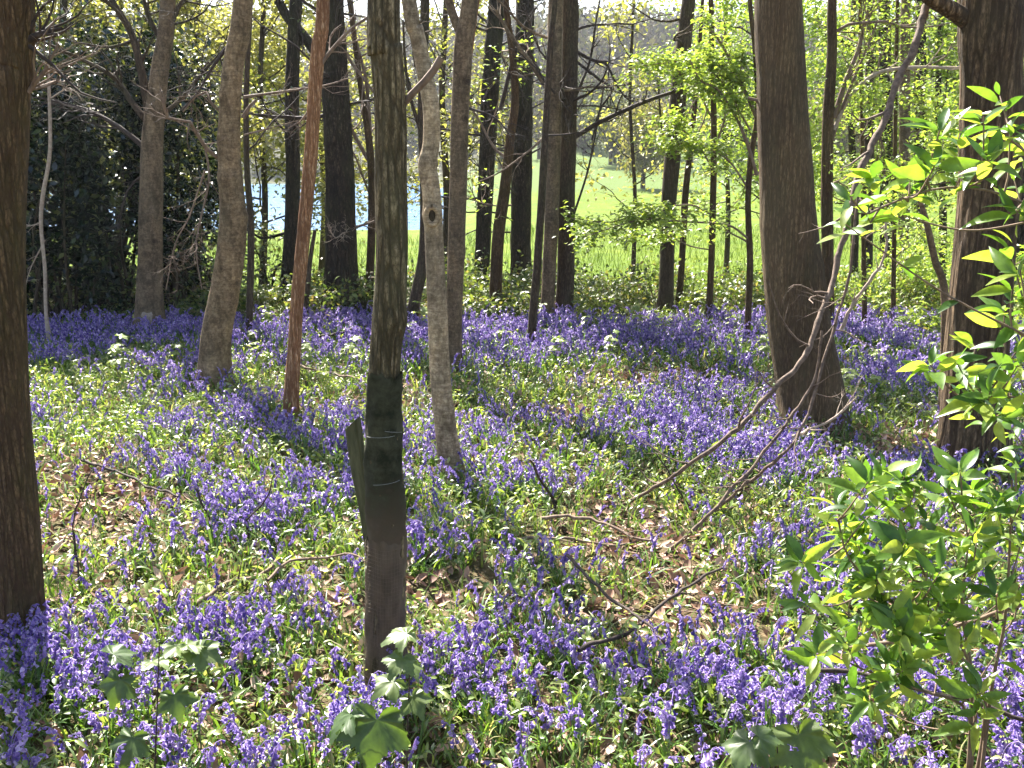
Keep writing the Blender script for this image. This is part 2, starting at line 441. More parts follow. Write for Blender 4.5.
# ------------------------------------------------------------------ leaf shapes
def blade(n=3, w=.5, bend=.3, fold=.15, prof=None):
    """leaf of length 1 along +x, lying in xy, folded along its midrib and bent down"""
    t = np.linspace(0, 1, n + 1)
    ww = (prof(t) if prof else np.sin(PI * np.clip(t, .02, .98) ** .8)) * w / 2
    z = -bend * t ** 2
    V = []
    for k in range(n + 1):
        V += [(t[k], -ww[k], z[k] + fold * ww[k]), (t[k], 0, z[k]), (t[k], ww[k], z[k] + fold * ww[k])]
    Q = []
    for k in range(n):
        a = k * 3
        Q += [(a, a + 3, a + 4, a + 1), (a + 1, a + 4, a + 5, a + 2)]
    return np.array(V), np.array(Q)

RHOMB = (np.array([(0, 0, 0), (.5, -.28, .05), (1, 0, -.06), (.5, .28, .05)]), np.array([(0, 1, 2, 3)]))
FOLD = blade(2, .62, .18, .35)
LANCE = blade(7, .34, .28, .35, lambda t: np.sin(PI * np.clip(t, .015, .99) ** .85) ** .9)
OVAL = blade(4, .5, .2, .3)
STRAP = (lambda t=np.linspace(0, 1, 5): (np.array([c for k in t for c in ((0, -.5 * (1 - k ** 3 * .85), k), (0, .5 * (1 - k ** 3 * .85), k))]),
         np.array([(2 * k, 2 * k + 1, 2 * k + 3, 2 * k + 2) for k in range(4)])))()

def palmate():
    """five-lobed leaf, stalk at the origin, tip near x = 1: toothed rim, sunk veins, drooping lobes"""
    ang = np.radians([-155, -118, -88, -62, -32, -14, 0, 14, 32, 62, 88, 118, 155])
    rr = np.array([.24, .52, .46, .80, .60, .70, 1.0, .70, .60, .80, .46, .52, .24])
    aa = np.linspace(ang[0], ang[-1], 61)
    ro = np.interp(aa, ang, rr) * (1 + .055 * np.where(np.arange(61) % 2, 1, -1))
    lobes = np.radians([-118, -62, 0, 62, 118])
    off = np.min(np.abs(aa[:, None] - lobes[None]), axis=1)
    V = [(.2, 0, .0)]
    for f in (.3, .6, .85, 1.0):
        r = ro * f if f == 1 else ro * f * (1 + (0 if f > .7 else .1))
        z = .16 * f * np.minimum(off, .5) - .24 * (r ** 2) + .03 * np.sin(aa * 7 + 3 * f) * f
        V += list(zip(.2 + r * .8 * np.cos(aa), r * .8 * np.sin(aa), z))
    T = [(0, 1 + k, 2 + k) for k in range(60)]
    for q in range(3):
        for k in range(60):
            i0 = 1 + q * 61 + k; i1 = i0 + 61
            T += [(i0, i1, i1 + 1), (i0, i1 + 1, i0 + 1)]
    return np.array(V), np.array(T)
PALM = palmate()

def scatter_leaves(mb, pos, rng, size, shape=FOLD, flat=.5, m=0, smin=.6):
    n = len(pos)
    V, Q = shape
    R = rotm(rng.uniform(0, 2 * PI, n), rng.normal(.15, flat, n), rng.normal(0, flat, n))
    inst(mb, V, Q, pos, R, size * rng.uniform(smin, 1.25, n), m=m)

# ------------------------------------------------------------------ branches
def grow(start, d, length, r0, rng, lv=2, sag=.0, kink=.22, seg=8, nb=4, out=None, upt=.05, ratio=.55):
    """a branch and its twigs: list of (points, radii)"""
    out = [] if out is None else out
    d = np.asarray(d, float); d = d / np.linalg.norm(d)
    P = [np.asarray(start, float)]
    st = length / seg
    for k in range(seg):
        d = d + rng.normal(0, kink, 3) + np.array([0, 0, upt - sag * k / seg])
        d /= np.linalg.norm(d)
        P.append(P[-1] + d * st)
    P = np.array(P)
    R = r0 * np.linspace(1, .22, seg + 1)
    out.append((P, R))
    if lv > 0:
        for k in range(nb):
            f = rng.uniform(.25, .97); i = min(seg - 1, int(f * seg))
            base = P[i] + (P[i + 1] - P[i]) * (f * seg - i)
            t = P[i + 1] - P[i]; t /= np.linalg.norm(t)
            s = rng.normal(0, 1, 3); s -= t * np.dot(s, t); s /= np.linalg.norm(s) + 1e-9
            grow(base, t * .75 + s * .8, length * ratio * rng.uniform(.5, 1.0) * (1.15 - f * .5), max(.0018, R[i] * .55), rng, lv - 1, sag, kink, max(4, seg - 2), nb, out, upt, ratio)
    return out

def tubes_mb(tubes, near=False):
    mb = MB()
    for P, R in tubes:
        s = 4 if R[0] < .012 else (6 if R[0] < .05 else 9)
        tube(mb, P, R, s + (2 if near else 0))
    return mb

def sample_tubes(tubes, n, rng, rmax=.02, jit=.06, tip=.35):
    A = [(P, R) for P, R in tubes if R[0] < rmax] or tubes
    L = np.array([np.linalg.norm(np.diff(P, axis=0), axis=1).sum() for P, R in A])
    ii = rng.choice(len(A), n, p=L / L.sum())
    f = rng.uniform(tip, 1, n)
    out = np.empty((n, 3))
    for k in range(n):
        P = A[ii[k]][0]; s = f[k] * (len(P) - 1); i = min(len(P) - 2, int(s))
        out[k] = P[i] + (P[i + 1] - P[i]) * (s - i)
    return out + rng.normal(0, jit, (n, 3))

def pxpath(pts, Y, step=.08, dy=None):
    """a 3-D polyline through picture points, each at its own distance"""
    P = np.array([at(px, py, (Y if dy is None else Y + dy[k])) for k, (px, py) in enumerate(pts)])
    return smooth_path(P, step)

def ridge_fn(n, amp, seed, flute=.03):
    r = np.random.default_rng(seed); ph = r.uniform(0, 6.28, 8)
    def f(th, s):
        w = np.sin(s * 2.1 + ph[0]) * .5 + np.sin(s * 5.3 + ph[1]) * .25 + .12 * np.sin(s * 17 + ph[6])
        a = np.abs(np.sin((n * th) / 2 + w * 1.6 + ph[2] + .5 * np.sin(3 * th + s * 3.1 + ph[7])))
        c = np.sin(2 * th + ph[4] + s * .5) * flute + np.sin(3 * th + ph[5] - s * .8) * flute * .7 + flute * .6 * np.sin(s * 6.5 + th + ph[1])
        root = .42 * np.exp(-np.maximum(s - .12, 0) / .22) * np.maximum(0, np.sin(2.5 * th + ph[2]) ** 2 * (.6 + .4 * np.sin(th + ph[3])))
        return amp * (a - .6) + c + root
    return f

TREES = {}
def make_tree(key, name, label, cat, pts, widths, bark, Y=None, ridge=(0, 0), flute=.03, top=8.0, flare=.35, sides=20, seed=1,
              group=None, limbs=(), auto=0, auto_z=(.35, .95), auto_len=2.0, auto_lv=2, leaf=None, step=.07, bumps=(), auto_up=.35, limb_mat=None, auto_nb=4, spray=0, spray_size=.095):
    """a tree through picture points: trunk (unseen top kept short to cast less shade), limbs and leaves as parts"""
    rng = np.random.default_rng(seed)
    g = onground(*pts[0]) if Y is None else at(pts[0][0], pts[0][1], Y)
    if Y is not None: g[2] = float(H(g[0], g[1]))
    Yd = g[1]
    P = [g] + [at(px, py, Yd) for px, py in pts[1:]]
    Wd = [widths[k] / 2 * depth(P[k]) / FPX for k in range(len(P))]
    # on up, out of the picture; unseen top kept short for less shade
    d = P[-1] - P[-2]; d = d / np.linalg.norm(d); d = d * .6 + np.array([0, 0, .6]); d /= np.linalg.norm(d)
    z0 = P[-1][2]
    if top > z0 + .5:
        n = max(2, int((top - z0) / 1.6))
        for k in range(1, n + 1):
            d2 = d + rng.normal(0, .05, 3); d2 /= np.linalg.norm(d2)
            P.append(P[-1] + d2 * (top - z0) / n)
            Wd.append(Wd[len(pts) - 1] * (1 - .85 * k / n))
    P4 = np.concatenate([np.array(P), np.array(Wd)[:, None]], 1)
    S = smooth_path(P4, step)
    C, R = S[:, :3], np.maximum(S[:, 3], .004)
    hz = C[:, 2] - g[2]
    R = R * (1 + flare * np.exp(-np.maximum(hz, 0) / (R[0] * 1.1)))
    C = np.concatenate([C[:1] - np.array([0, 0, .15]), C]); R = np.concatenate([R[:1], R])
    fn = ridge_fn(ridge[1], ridge[0], seed, flute)
    if bumps:
        arc = np.concatenate([[0], np.cumsum(np.linalg.norm(np.diff(C, axis=0), axis=1))])
        bz = [(float(np.interp(at(px, py, Yd)[2], C[:, 2], arc)), a, w) for px, py, a, w in bumps]
        f0 = fn
        fn = lambda th, s: f0(th, s) + sum(a * np.exp(-((s - z) / w) ** 2) * (.7 + .6 * np.cos(th + k * 2.3)) for k, (z, a, w) in enumerate(bz))
    root = thing(name, label, cat, g, group)
    mb = MB(); tube(mb, C, R, sides, fn)
    part('trunk', mb, M[bark], root)
    lm = M[limb_mat or bark]
    alltubes, limbtubes = [], []
    for lb in limbs:
        pp, w0, w1 = lb[:3]
        opt = lb[3] if len(lb) > 3 else {}
        yy = opt.get('dy', 0.0)
        L = pxpath(pp, Yd, .07, list(np.linspace(0, yy, len(pp))))
        rr = np.linspace(w0, w1, len(L)) / 2 * depth(L[0]) / FPX
        tb = [(L, rr)]
        for k in range(opt.get('tw', 0)):
            f = rng.uniform(.25, .98); i = min(len(L) - 2, int(f * (len(L) - 1)))
            t = L[i + 1] - L[i]; t /= np.linalg.norm(t) + 1e-9
            s = rng.normal(0, 1, 3); s[2] *= opt.get('tz', .8)
            grow(L[i], t * .7 + s * .5, opt.get('tl', .6) * rng.uniform(.5, 1.1), max(.0022, rr[i] * .5), rng, opt.get('tlv', 1), opt.get('sag', 0), .2, 6, 3, tb, opt.get('up', .03))
        alltubes += tb
        part('branch', tubes_mb(tb, True), M[opt['mat']] if 'mat' in opt else lm, root)
        limbtubes += tb
    hmax = C[-1, 2]
    for k in range(auto):
        f = rng.uniform(*auto_z); z = g[2] + f * (hmax - g[2])
        i = int(np.argmin(np.abs(C[:, 2] - z))); i = min(i, len(C) - 2)
        a = rng.uniform(0, 2 * PI)
        dd = np.array([math.cos(a), math.sin(a), auto_up + rng.normal(0, .2)])
        tb = grow(C[i], dd, auto_len * rng.uniform(.5, 1.15) * (1.2 - .5 * f), min(R[i] * .35, .024), rng, auto_lv, 0, .2, 8, auto_nb, None, .05)
        alltubes += tb
        part('branch', tubes_mb(tb), lm, root)
    if leaf and alltubes:
        lmname, n, size, flat, jit = leaf[:5]
        pos = sample_tubes(alltubes, n, rng, .03, jit, leaf[5] if len(leaf) > 5 else .3)
        mb = MB(); scatter_leaves(mb, pos, rng, size, FOLD, flat)
        if spray:
            scatter_leaves(mb, sample_tubes(limbtubes, spray, rng, .05, .05, .35), rng, spray_size, FOLD, .22)
        part('crown', mb, M[lmname], root)
    TREES[key] = (root, C, R)
    return root

# ------------------------------------------------------------------ the trees of the wood
G_T = 'mature trees of the wood'
make_tree('left', 'oak_tree', 'ridged brown trunk cut by the left edge of the picture, reddish at its foot', 'tree',
          [(24, 640), (17, 520), (8, 400), (3, 300), (1, 200), (4, 90), (8, 0)], [41, 39, 38, 40, 44, 47, 48], 'bark_brown',
          ridge=(.07, 13), sides=48, seed=3, flare=.12, step=.035, group=G_T, auto=3, auto_z=(.5, .95), auto_lv=1,
          limbs=[([(24, 42), (40, 34), (62, 28)], 9, 3, dict(tw=9, tl=.5, tlv=1, mat='twig_dark')),
                 ([(18, 96), (30, 90), (45, 70), (58, 45)], 7, 2, dict(tw=12, tl=.45, tlv=1, mat='twig'))])
make_tree('backleft', 'beech_tree', 'grey forked trunk standing in front of the dark holly, a pale scar at its foot', 'tree',
          [(149, 336), (150, 260), (151, 190), (153, 130), (160, 70), (168, 0)], [27, 23, 22, 20, 17, 15], 'bark_smooth', seed=5,
          group=G_T, auto=4, auto_z=(.45, .95), step=.08, sides=18,
          limb_mat='bark_dark', limbs=[([(150, 122), (144, 85), (132, 35), (112, 0), (98, -40)], 9, 5, dict(tw=11, tl=1.1, tlv=2)),
                 ([(152, 128), (133, 104), (112, 76), (72, 55), (40, 40)], 7, 2, dict(tw=12, tl=1.0, tlv=2)),
                 ([(148, 150), (120, 128), (92, 112), (66, 104), (40, 98)], 6, 2, dict(tw=14, tl=1.0, tlv=2, mat='twig_dark')),
                 ([(155, 120), (180, 100), (205, 70), (228, 45)], 5, 2, dict(tw=11, tl=.9, tlv=2)),
                 ([(164, 45), (148, 15), (140, -20)], 6, 3, dict(tw=6, tl=.9)),
                 ([(165, 40), (180, 5), (200, -20)], 6, 3, dict(tw=6, tl=.9)),
                 ([(150, 170), (128, 190), (118, 230)], 3, 1, dict(tw=8, tl=.6, mat='twig_dark'))])
make_tree('curved', 'hornbeam_tree', 'smooth tan trunk bowed to the right, knots down it, its left edge lit', 'tree',
          [(213, 388), (217, 335), (226, 285), (233, 235), (231, 180), (229, 130), (233, 70), (243, 0)], [31, 29, 28, 27.5, 24, 22, 21, 20], 'bark_tan',
          seed=7, group=G_T, flare=.18, sides=30, step=.05, auto=2, auto_z=(.6, .95), flute=.035,
          bumps=[(234, 216, .10, .07), (231, 178, .12, .05), (230, 140, .10, .06), (222, 300, .05, .06), (230, 95, .08, .05), (240, 40, .08, .05)],
          limbs=[([(228, 46), (212, 68), (198, 92), (182, 110)], 4, 1.5, dict(tw=9, tl=.6, tlv=2, mat='twig_dark')),
                 ([(244, 97), (280, 92), (322, 86), (350, 78)], 3, 1, dict(tw=8, tl=.5, mat='twig')),
                 ([(243, 118), (250, 106), (256, 100)], 5, 2.5, dict(mat='twig')),
                 ([(221, 112), (212, 104), (206, 92), (196, 96), (183, 112)], 3, 1.4, dict(tw=8, tl=.35, mat='twig')),
                 ([(222, 160), (208, 150), (196, 132), (190, 122), (178, 120), (168, 118), (160, 94)], 4.2, 2, dict(tw=11, tl=.45, mat='twig', dy=-.5)),
                 ([(205, 145), (209, 180), (200, 222), (196, 250), (202, 290)], 2.4, 1, dict(tw=15, tl=.55, tlv=2, mat='twig', sag=.12, dy=-.4)),
                 ([(205, 170), (190, 215), (175, 245), (166, 290)], 2.0, .8, dict(tw=12, tl=.45, tlv=1, mat='twig', dy=-.4)),
                 ([(244, 135), (270, 128), (300, 120)], 2, .8, dict(tw=8, tl=.4, mat='twig'))])
make_tree('red', 'dead_tree', 'thin dead trunk with its bark stripped, reddish orange, leaning right', 'tree',
          [(291, 420), (293, 370), (297, 310), (302, 250), (309, 180), (314, 110), (318, 50), (323, 0)], [15, 14, 13, 13.5, 13, 13, 13, 12], 'bark_red',
          ridge=(.13, 7), flute=.06, seed=9, flare=.1, sides=24, step=.04, top=7.5, auto=2, auto_z=(.7, .95),
          limbs=[([(316, 72), (330, 52), (350, 30), (372, 14)], 4.5, 2, dict(tw=9, tl=.5, mat='twig')),
                 ([(312, 105), (300, 122), (288, 128)], 2.5, 1, dict(tw=5, tl=.3, mat='twig'))])
make_tree('ivyback', 'ivy_clad_tree', 'dark ivied trunk with a heavy limb bent over it, behind the stripped reddish trunk', 'tree',
          [(287, 308), (291, 250), (293, 180), (292, 100), (294, 30), (296, 0)], [18, 15, 14, 14, 13, 13], 'bark_oak', seed=11, group=G_T,
          ridge=(.08, 9), auto=5, auto_z=(.3, .95), auto_len=3, leaf=('hollylite', 1300, .085, .5, .16),
          limbs=[([(316, 52), (302, 34), (288, 18), (278, 0)], 11, 9, dict(tw=5, tl=.6)),
                 ([(290, 232), (262, 238), (246, 228), (232, 232)], 3.5, 1.5, dict(tw=11, tl=.8, tlv=2)),
                 ([(288, 262), (276, 268), (270, 290), (262, 262), (250, 240)], 3, 1.2, dict(tw=8, tl=.5, tlv=2))])
make_tree('darkoak', 'oak_tree', 'stout blackish trunk with a flared foot, standing against the lake', 'tree',
          [(345, 322), (342, 280), (341, 220), (339, 150), (335, 80), (331, 0)], [34, 31, 29, 27, 26, 25], 'bark_oak', seed=13, group=G_T,
          ridge=(.09, 11), flare=.75, sides=30, auto=7, auto_z=(.3, .75), auto_len=2.4, auto_lv=3, limb_mat='twig_dark',
          limbs=[([(340, 112), (322, 116), (305, 118), (268, 116), (240, 112)], 5, 1.5, dict(tw=14, tl=.9, tlv=2)),
                 ([(333, 30), (350, 60), (372, 90), (392, 118)], 4, 1.5, dict(tw=12, tl=1.0, tlv=2, mat='twig')),
                 ([(352, 228), (372, 222), (392, 212)], 3, 1, dict(tw=9, tl=.6, tlv=2, mat='twig')),
                 ([(350, 250), (346, 232), (336, 238), (330, 230)], 1.5, .8, dict(tw=18, tl=.35, tlv=2, mat='twig_pale', dy=-.5))])
make_tree('reddishpole', 'hazel_tree', 'slim reddish trunk with upswept branches just left of the netted trunk', 'tree',
          [(368, 315), (371, 250), (372, 190), (369, 140), (360, 80), (352, 20), (349, 0)], [9, 8.5, 8, 7.5, 6, 5, 4.5], 'bark_brown', seed=15,
          auto=6, auto_z=(.25, .9), auto_len=1.8, auto_up=.8, limb_mat='twig',
          limbs=[([(371, 165), (352, 130), (336, 85), (318, 50)], 4, 2, dict(tw=9, tl=.8)),
                 ([(370, 130), (366, 80), (356, 40), (352, 0)], 4, 2.5, dict(tw=8, tl=.8)),
                 ([(372, 200), (364, 180), (352, 150), (340, 142)], 2.5, 1, dict(tw=8, tl=.6))])
main = make_tree('netted', 'chestnut_tree', 'nearest trunk, deeply grooved greenish bark above a dark net guard', 'tree',
          [(385, 696), (386, 610), (386, 530), (384, 450), (384, 372), (388, 320), (392, 250), (391, 180), (390, 110), (386, 50), (384, 0)],
          [38, 36, 35.5, 33, 30, 31, 31, 31, 31, 32, 32], 'bark_groove', ridge=(.085, 11), flute=.04, sides=64, seed=17, flare=.12, step=.018, group=G_T, auto=2, auto_z=(.6, .95), top=9.5,
          bumps=[(384, 318, .14, .06)],
          limbs=[([(402, 106), (412, 94), (424, 82), (434, 70), (441, 58)], 7, 7.5, dict(mat='twig'))])
make_tree('pale', 'birch_tree', 'slender pale trunk with a kink and an eye-shaped knot, right of the netted trunk', 'tree',
          [(452, 480), (446, 430), (440, 370), (437, 300), (434, 240), (431, 190), (427, 165), (431, 145), (431, 110), (424, 70), (416, 30), (409, 0)],
          [23, 21, 20, 19.5, 18.5, 18.5, 18, 17, 17, 16, 16, 15], 'bark_pale', seed=19, flare=.15, sides=32, step=.03, top=9, auto=3, auto_z=(.55, .95), flute=.03, group=G_T,
          bumps=[(428, 163, .22, .045), (433, 215, .16, .05), (437, 285, .05, .03), (443, 410, .05, .05)])
r, C, R = TREES['pale']
kp = at(433, 215, r.location.y); kp[1] -= .085
mb = MB(); th = np.linspace(0, 2 * PI, 17)
tube(mb, np.stack([kp[0] + .045 * np.sin(th), kp[1] + .012 * np.abs(np.sin(th)), kp[2] + .066 * np.cos(th)], -1), np.full(17, .022), 8)
k1 = part('knot', mb, M['bark_pale'], r)
mb = MB(); a = np.linspace(0, 2 * PI, 13)[:-1]
V = [(kp[0], kp[1] - .012, kp[2])] + [(kp[0] + .026 * math.sin(x), kp[1] + .006, kp[2] + .046 * math.cos(x)) for x in a]
mb.add(V, None, [(0, 1 + q, 1 + (q + 1) % 12) for q in range(12)])
part('hollow', mb, M['bark_dark'], k1)
make_tree('leanback', 'leaning_tree', 'dark trunk leaning right and then up behind the slender pale trunk', 'tree',
          [(408, 332), (416, 295), (424, 255), (425, 190), (422, 120), (424, 50), (425, 0)], [13, 12, 12, 10, 9, 9, 9], 'bark_dark', seed=21,
          auto=5, auto_z=(.3, .9), auto_len=1.7, group=G_T,
          limbs=[([(420, 130), (410, 95), (405, 60), (403, 20)], 4, 2, dict(tw=8, tl=.7))])
make_tree('forked', 'ash_tree', 'smooth grey trunk forking at the top, a paler stripped stem at its fork', 'tree',
          [(452, 372), (454, 320), (456, 260), (458, 200), (459, 150), (461, 90), (464, 40), (470, 0)], [17, 17, 17.5, 18, 18, 18.5, 19, 17], 'bark_smooth', seed=23, group=G_T,
          sides=24, auto=2, auto_z=(.6, .95), flute=.03, bumps=[(456, 252, .08, .06)],
          limbs=[([(459, 30), (452, 12), (446, -14), (440, -60)], 9, 7, dict(tw=6, tl=.9)),
                 ([(466, 105), (469, 60), (474, 20), (480, -20)], 6.5, 5.5, dict(mat='bark_red')),
                 ([(468, 108), (495, 118), (512, 138)], 3, 1, dict(tw=9, tl=.6, tlv=2, mat='twig_dark'))])
make_tree('backa', 'ivy_clad_tree', 'dark trunk with ivy tufts, leftmost of the cluster right of the forked grey trunk', 'tree',
          [(480, 303), (483, 240), (487, 160), (491, 80), (497, 0)], [15, 15, 16, 17, 16], 'bark_oak', seed=25, group=G_T, ridge=(.07, 9), auto=14, auto_z=(.15, .7), auto_len=2.2, auto_lv=2, auto_nb=5, limb_mat='twig_dark',
          leaf=('hollylite', 500, .08, .5, .2))
make_tree('backb', 'crooked_tree', 'reddish brown trunk bending right across its neighbours, with fresh leaves low down', 'tree',
          [(496, 322), (496, 280), (499, 230), (505, 188), (510, 140), (515, 100), (512, 50), (506, 0)], [13, 12.5, 12, 11, 9, 8, 7, 6], 'bark_brown', seed=27,
          auto=8, auto_z=(.2, .9), auto_len=1.8, limb_mat='twig', group=G_T,
          limbs=[([(512, 205), (498, 206), (478, 202), (466, 196)], 2, .8, dict(tw=8, tl=.5)),
                 ([(500, 110), (520, 45), (545, 82), (560, 90)], 4.5, 2.5, dict(tw=8, tl=.7, mat='twig_dark'))], leaf=('fresh', 572, 0.081, .25, .12))
make_tree('backc', 'oak_tree', 'dark upright trunk behind the twin stems, bare dead twigs over its lower half', 'tree',
          [(521, 294), (521, 240), (522, 170), (523, 90), (525, 0)], [21, 20, 20, 19, 18], 'bark_oak', seed=29, group=G_T, ridge=(.07, 11), auto=18, auto_z=(.12, .7), auto_len=2.2, auto_lv=2, auto_nb=5, limb_mat='twig_dark')
make_tree('thinblack', 'sapling', 'thin black stem leaning against the twin grey stems', 'tree',
          [(531, 352), (533, 315), (537, 270), (541, 210), (546, 120), (551, 40), (555, 0)], [9, 9, 8.5, 8, 7, 6, 5], 'bark_dark', seed=31, top=6.5, auto=4, auto_z=(.4, .9), auto_len=1.2, limb_mat='twig_dark')
make_tree('twina', 'ash_tree', 'left one of the twin grey stems in the middle of the wood', 'tree',
          [(546, 327), (549, 270), (552, 200), (554, 120), (555, 40), (556, 0)], [14, 14, 15, 15, 15, 15], 'bark_smooth', seed=33, group=G_T, sides=20, auto=5, auto_z=(.4, .95), auto_lv=2,
          limbs=[([(551, 130), (530, 150), (500, 172), (478, 182)], 2.5, 1, dict(tw=9, tl=.6, mat='twig')),
                 ([(551, 95), (530, 62), (512, 38), (496, 10)], 5, 3, dict(tw=8, tl=.8))])
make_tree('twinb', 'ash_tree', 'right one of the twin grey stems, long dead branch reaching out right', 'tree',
          [(563, 324), (566, 270), (567, 200), (569, 120), (570, 40), (570, 0)], [17, 17, 16, 15.5, 16, 16], 'bark_dark', seed=35, group=G_T, sides=20, auto=9, auto_z=(.25, .7), auto_lv=2, limb_mat='twig_dark',
          limbs=[([(573, 138), (600, 122), (630, 108), (655, 98), (680, 90)], 5, 3.5, dict(tw=6, tl=.5)),
                 ([(574, 50), (592, 60), (606, 64), (616, 84), (626, 98), (634, 102)], 4, 1.5, dict(tw=11, tl=.6, mat='twig_dark')),
                 ([(577, 62), (600, 80), (612, 90), (600, 110), (592, 140)], 3, 1.5, dict(tw=9, tl=.6, mat='twig_dark')),
                 ([(574, 100), (590, 60), (596, 20), (600, 0)], 3, 1.8, dict(tw=8, tl=.7, mat='twig_dark')),
                 ([(572, 106), (596, 106), (624, 110)], 2, 1, dict(tw=8, tl=.4, mat='twig_dark')),
                 ([(574, 214), (588, 170), (598, 120), (604, 85)], 2.4, 1.4, dict(tw=8, tl=.5, mat='twig_dark'))])
make_tree('fielda', 'oak_tree', 'dark trunk rising through pale green leaf sprays, in front of the bright meadow', 'tree',
          [(665, 317), (667, 260), (669, 200), (676, 120), (683, 50), (689, 0)], [15, 14, 15, 17, 16, 14], 'bark_dark', seed=37, group=G_T, sides=20, auto=6, auto_z=(.35, .95), auto_lv=2,
          limbs=[([(672, 180), (662, 130), (658, 80)], 3, 1.5, dict(tw=8, tl=.6)),
                 ([(674, 150), (690, 110), (706, 85)], 2.5, 1, dict(tw=6, tl=.5, mat='twig'))])
make_tree('fieldb', 'sapling', 'slim brown stem close behind the dark trunk before the meadow', 'tree',
          [(678, 312), (682, 260), (685, 200), (690, 150), (696, 90)], [7, 6.5, 7, 6, 5], 'bark_brown', seed=39, top=7, auto=5, auto_z=(.4, .9), auto_len=1.4, limb_mat='twig')
make_tree('poleb', 'hazel_sapling', 'thin straight sapling with fresh leaves, between the meadow trunk and the fine-fissured trunk', 'sapling',
          [(708, 328), (711, 270), (713, 200), (714, 130), (712, 60), (711, 0)], [7, 6.5, 6.5, 6, 5.5, 5], 'bark_brown', seed=41, top=7.5, auto=8, auto_z=(.15, .9), auto_len=1.3, limb_mat='twig',
          leaf=('fresh', 1400, .075, .25, .09), spray=1500, spray_size=.09, group='saplings in fresh leaf',
          limbs=[([(712, 215), (690, 205), (650, 210), (610, 222), (570, 218)], 2, .8, dict(tw=14, tl=.45, tz=.2, dy=-.6)),
                 ([(712, 250), (690, 246), (660, 234), (620, 240)], 1.6, .8, dict(tw=11, tl=.4, tz=.2)),
                 ([(713, 120), (690, 80), (655, 62), (625, 70)], 2, .8, dict(tw=15, tl=.45, tz=.25, dy=-.3)),
                 ([(713, 170), (695, 140), (670, 122)], 2, .8, dict(tw=12, tl=.4, tz=.25))])
make_tree('polec', 'hawthorn_sapling', 'thin dark sapling beside the fine-fissured trunk, branches arching left in fresh leaf', 'sapling',
          [(746, 346), (748, 318), (750, 260), (748, 200), (752, 150), (758, 110), (755, 50), (750, 0)], [6, 6.5, 6.5, 6, 6, 5.5, 5, 4.5], 'bark_brown', seed=43, top=6.5,
          auto=7, auto_z=(.2, .9), auto_len=1.2, limb_mat='twig', leaf=('fresh', 1700, .075, .25, .09), spray=2600, spray_size=.09, group='saplings in fresh leaf',
          limbs=[([(757, 175), (742, 130), (720, 92), (700, 80), (690, 60)], 4, 1.2, dict(tw=12, tl=.5, tz=.3, dy=-.4)),
                 ([(758, 120), (742, 85), (722, 45), (704, 22)], 4.5, 2, dict(tw=12, tl=.5, tz=.3)),
                 ([(750, 240), (728, 225), (690, 222), (640, 220), (575, 240)], 2.4, .8, dict(tw=18, tl=.4, tz=.15, dy=-.5)),
                 ([(749, 190), (728, 160), (700, 146), (672, 142)], 2.2, .8, dict(tw=14, tl=.4, tz=.2)),
                 ([(750, 130), (720, 80), (690, 62), (640, 66)], 2.2, .8, dict(tw=15, tl=.4, tz=.2))])
make_tree('big', 'chestnut_tree', 'large grey-brown trunk with fine vertical fissures, leaning left as it rises', 'tree',
          [(814, 426), (812, 400), (803, 350), (796, 300), (790, 245), (787, 200), (784, 150), (781, 80), (778, 0)], [63, 62, 61, 60, 57, 54, 52, 49, 47], 'bark_bigsmooth',
          ridge=(.018, 15), sides=56, seed=45, flare=.10, step=.05, flute=.02, top=8.5, group=G_T, auto=3, auto_z=(.6, .95), bumps=[(796, 270, .03, .05), (790, 220, .02, .08)],
          limbs=[([(762, 104), (756, 100), (748, 98)], 4, 2.5, dict(mat='twig'))])
make_tree('bigback', 'coppice_tree', 'reddish brown stem directly behind the large fine-fissured trunk', 'tree',
          [(778, 362), (776, 330), (774, 290)], [14, 12, 9], 'bark_red', seed=46, top=1.2, flare=.3)
make_tree('right', 'chestnut_tree', 'thick brown trunk with long vertical cracks on the right, heavy limb at its top', 'tree',
          [(971, 462), (973, 420), (976, 360), (980, 300), (986, 240), (990, 180), (992, 110), (991, 50), (990, 0)], [64, 62, 60, 58, 57, 57, 57, 56, 56], 'bark_chestnut',
          ridge=(.04, 15), sides=64, seed=47, flare=.10, step=.035, flute=.025, top=8.5, group=G_T, auto=3, auto_z=(.6, .95), bumps=[(985, 20, .10, .12), (990, 45, .05, .08)],
          limbs=[([(975, 26), (958, 14), (944, 6), (928, -4), (915, -30), (900, -70)], 19, 8, dict(tw=6, tl=.8, dy=-.3))])
Gs = 'stems in the thicket right of the large trunk'
make_tree('ra', 'hazel_tree', 'reddish stem hidden at its foot by the large trunk, upswept branches to its right', 'tree',
          [(827, 338), (828, 280), (827, 200), (828, 120), (832, 50), (832, 0)], [13, 12, 12, 11.5, 10, 9], 'bark_brown', seed=49, auto=9, auto_z=(.2, .9), auto_len=1.8, auto_up=.7, limb_mat='twig', group=Gs,
          limbs=[([(834, 118), (846, 80), (858, 50), (868, 10)], 6, 3, dict(tw=9, tl=.8)),
                 ([(832, 140), (845, 100), (862, 60), (878, 20)], 4, 2, dict(tw=9, tl=.8)),
                 ([(834, 130), (848, 100), (872, 76), (905, 68), (965, 68)], 4.5, 3, dict(tw=6, tl=.5, mat='twig_pale'))], leaf=('fresh', 1320, 0.057, .4, .09))
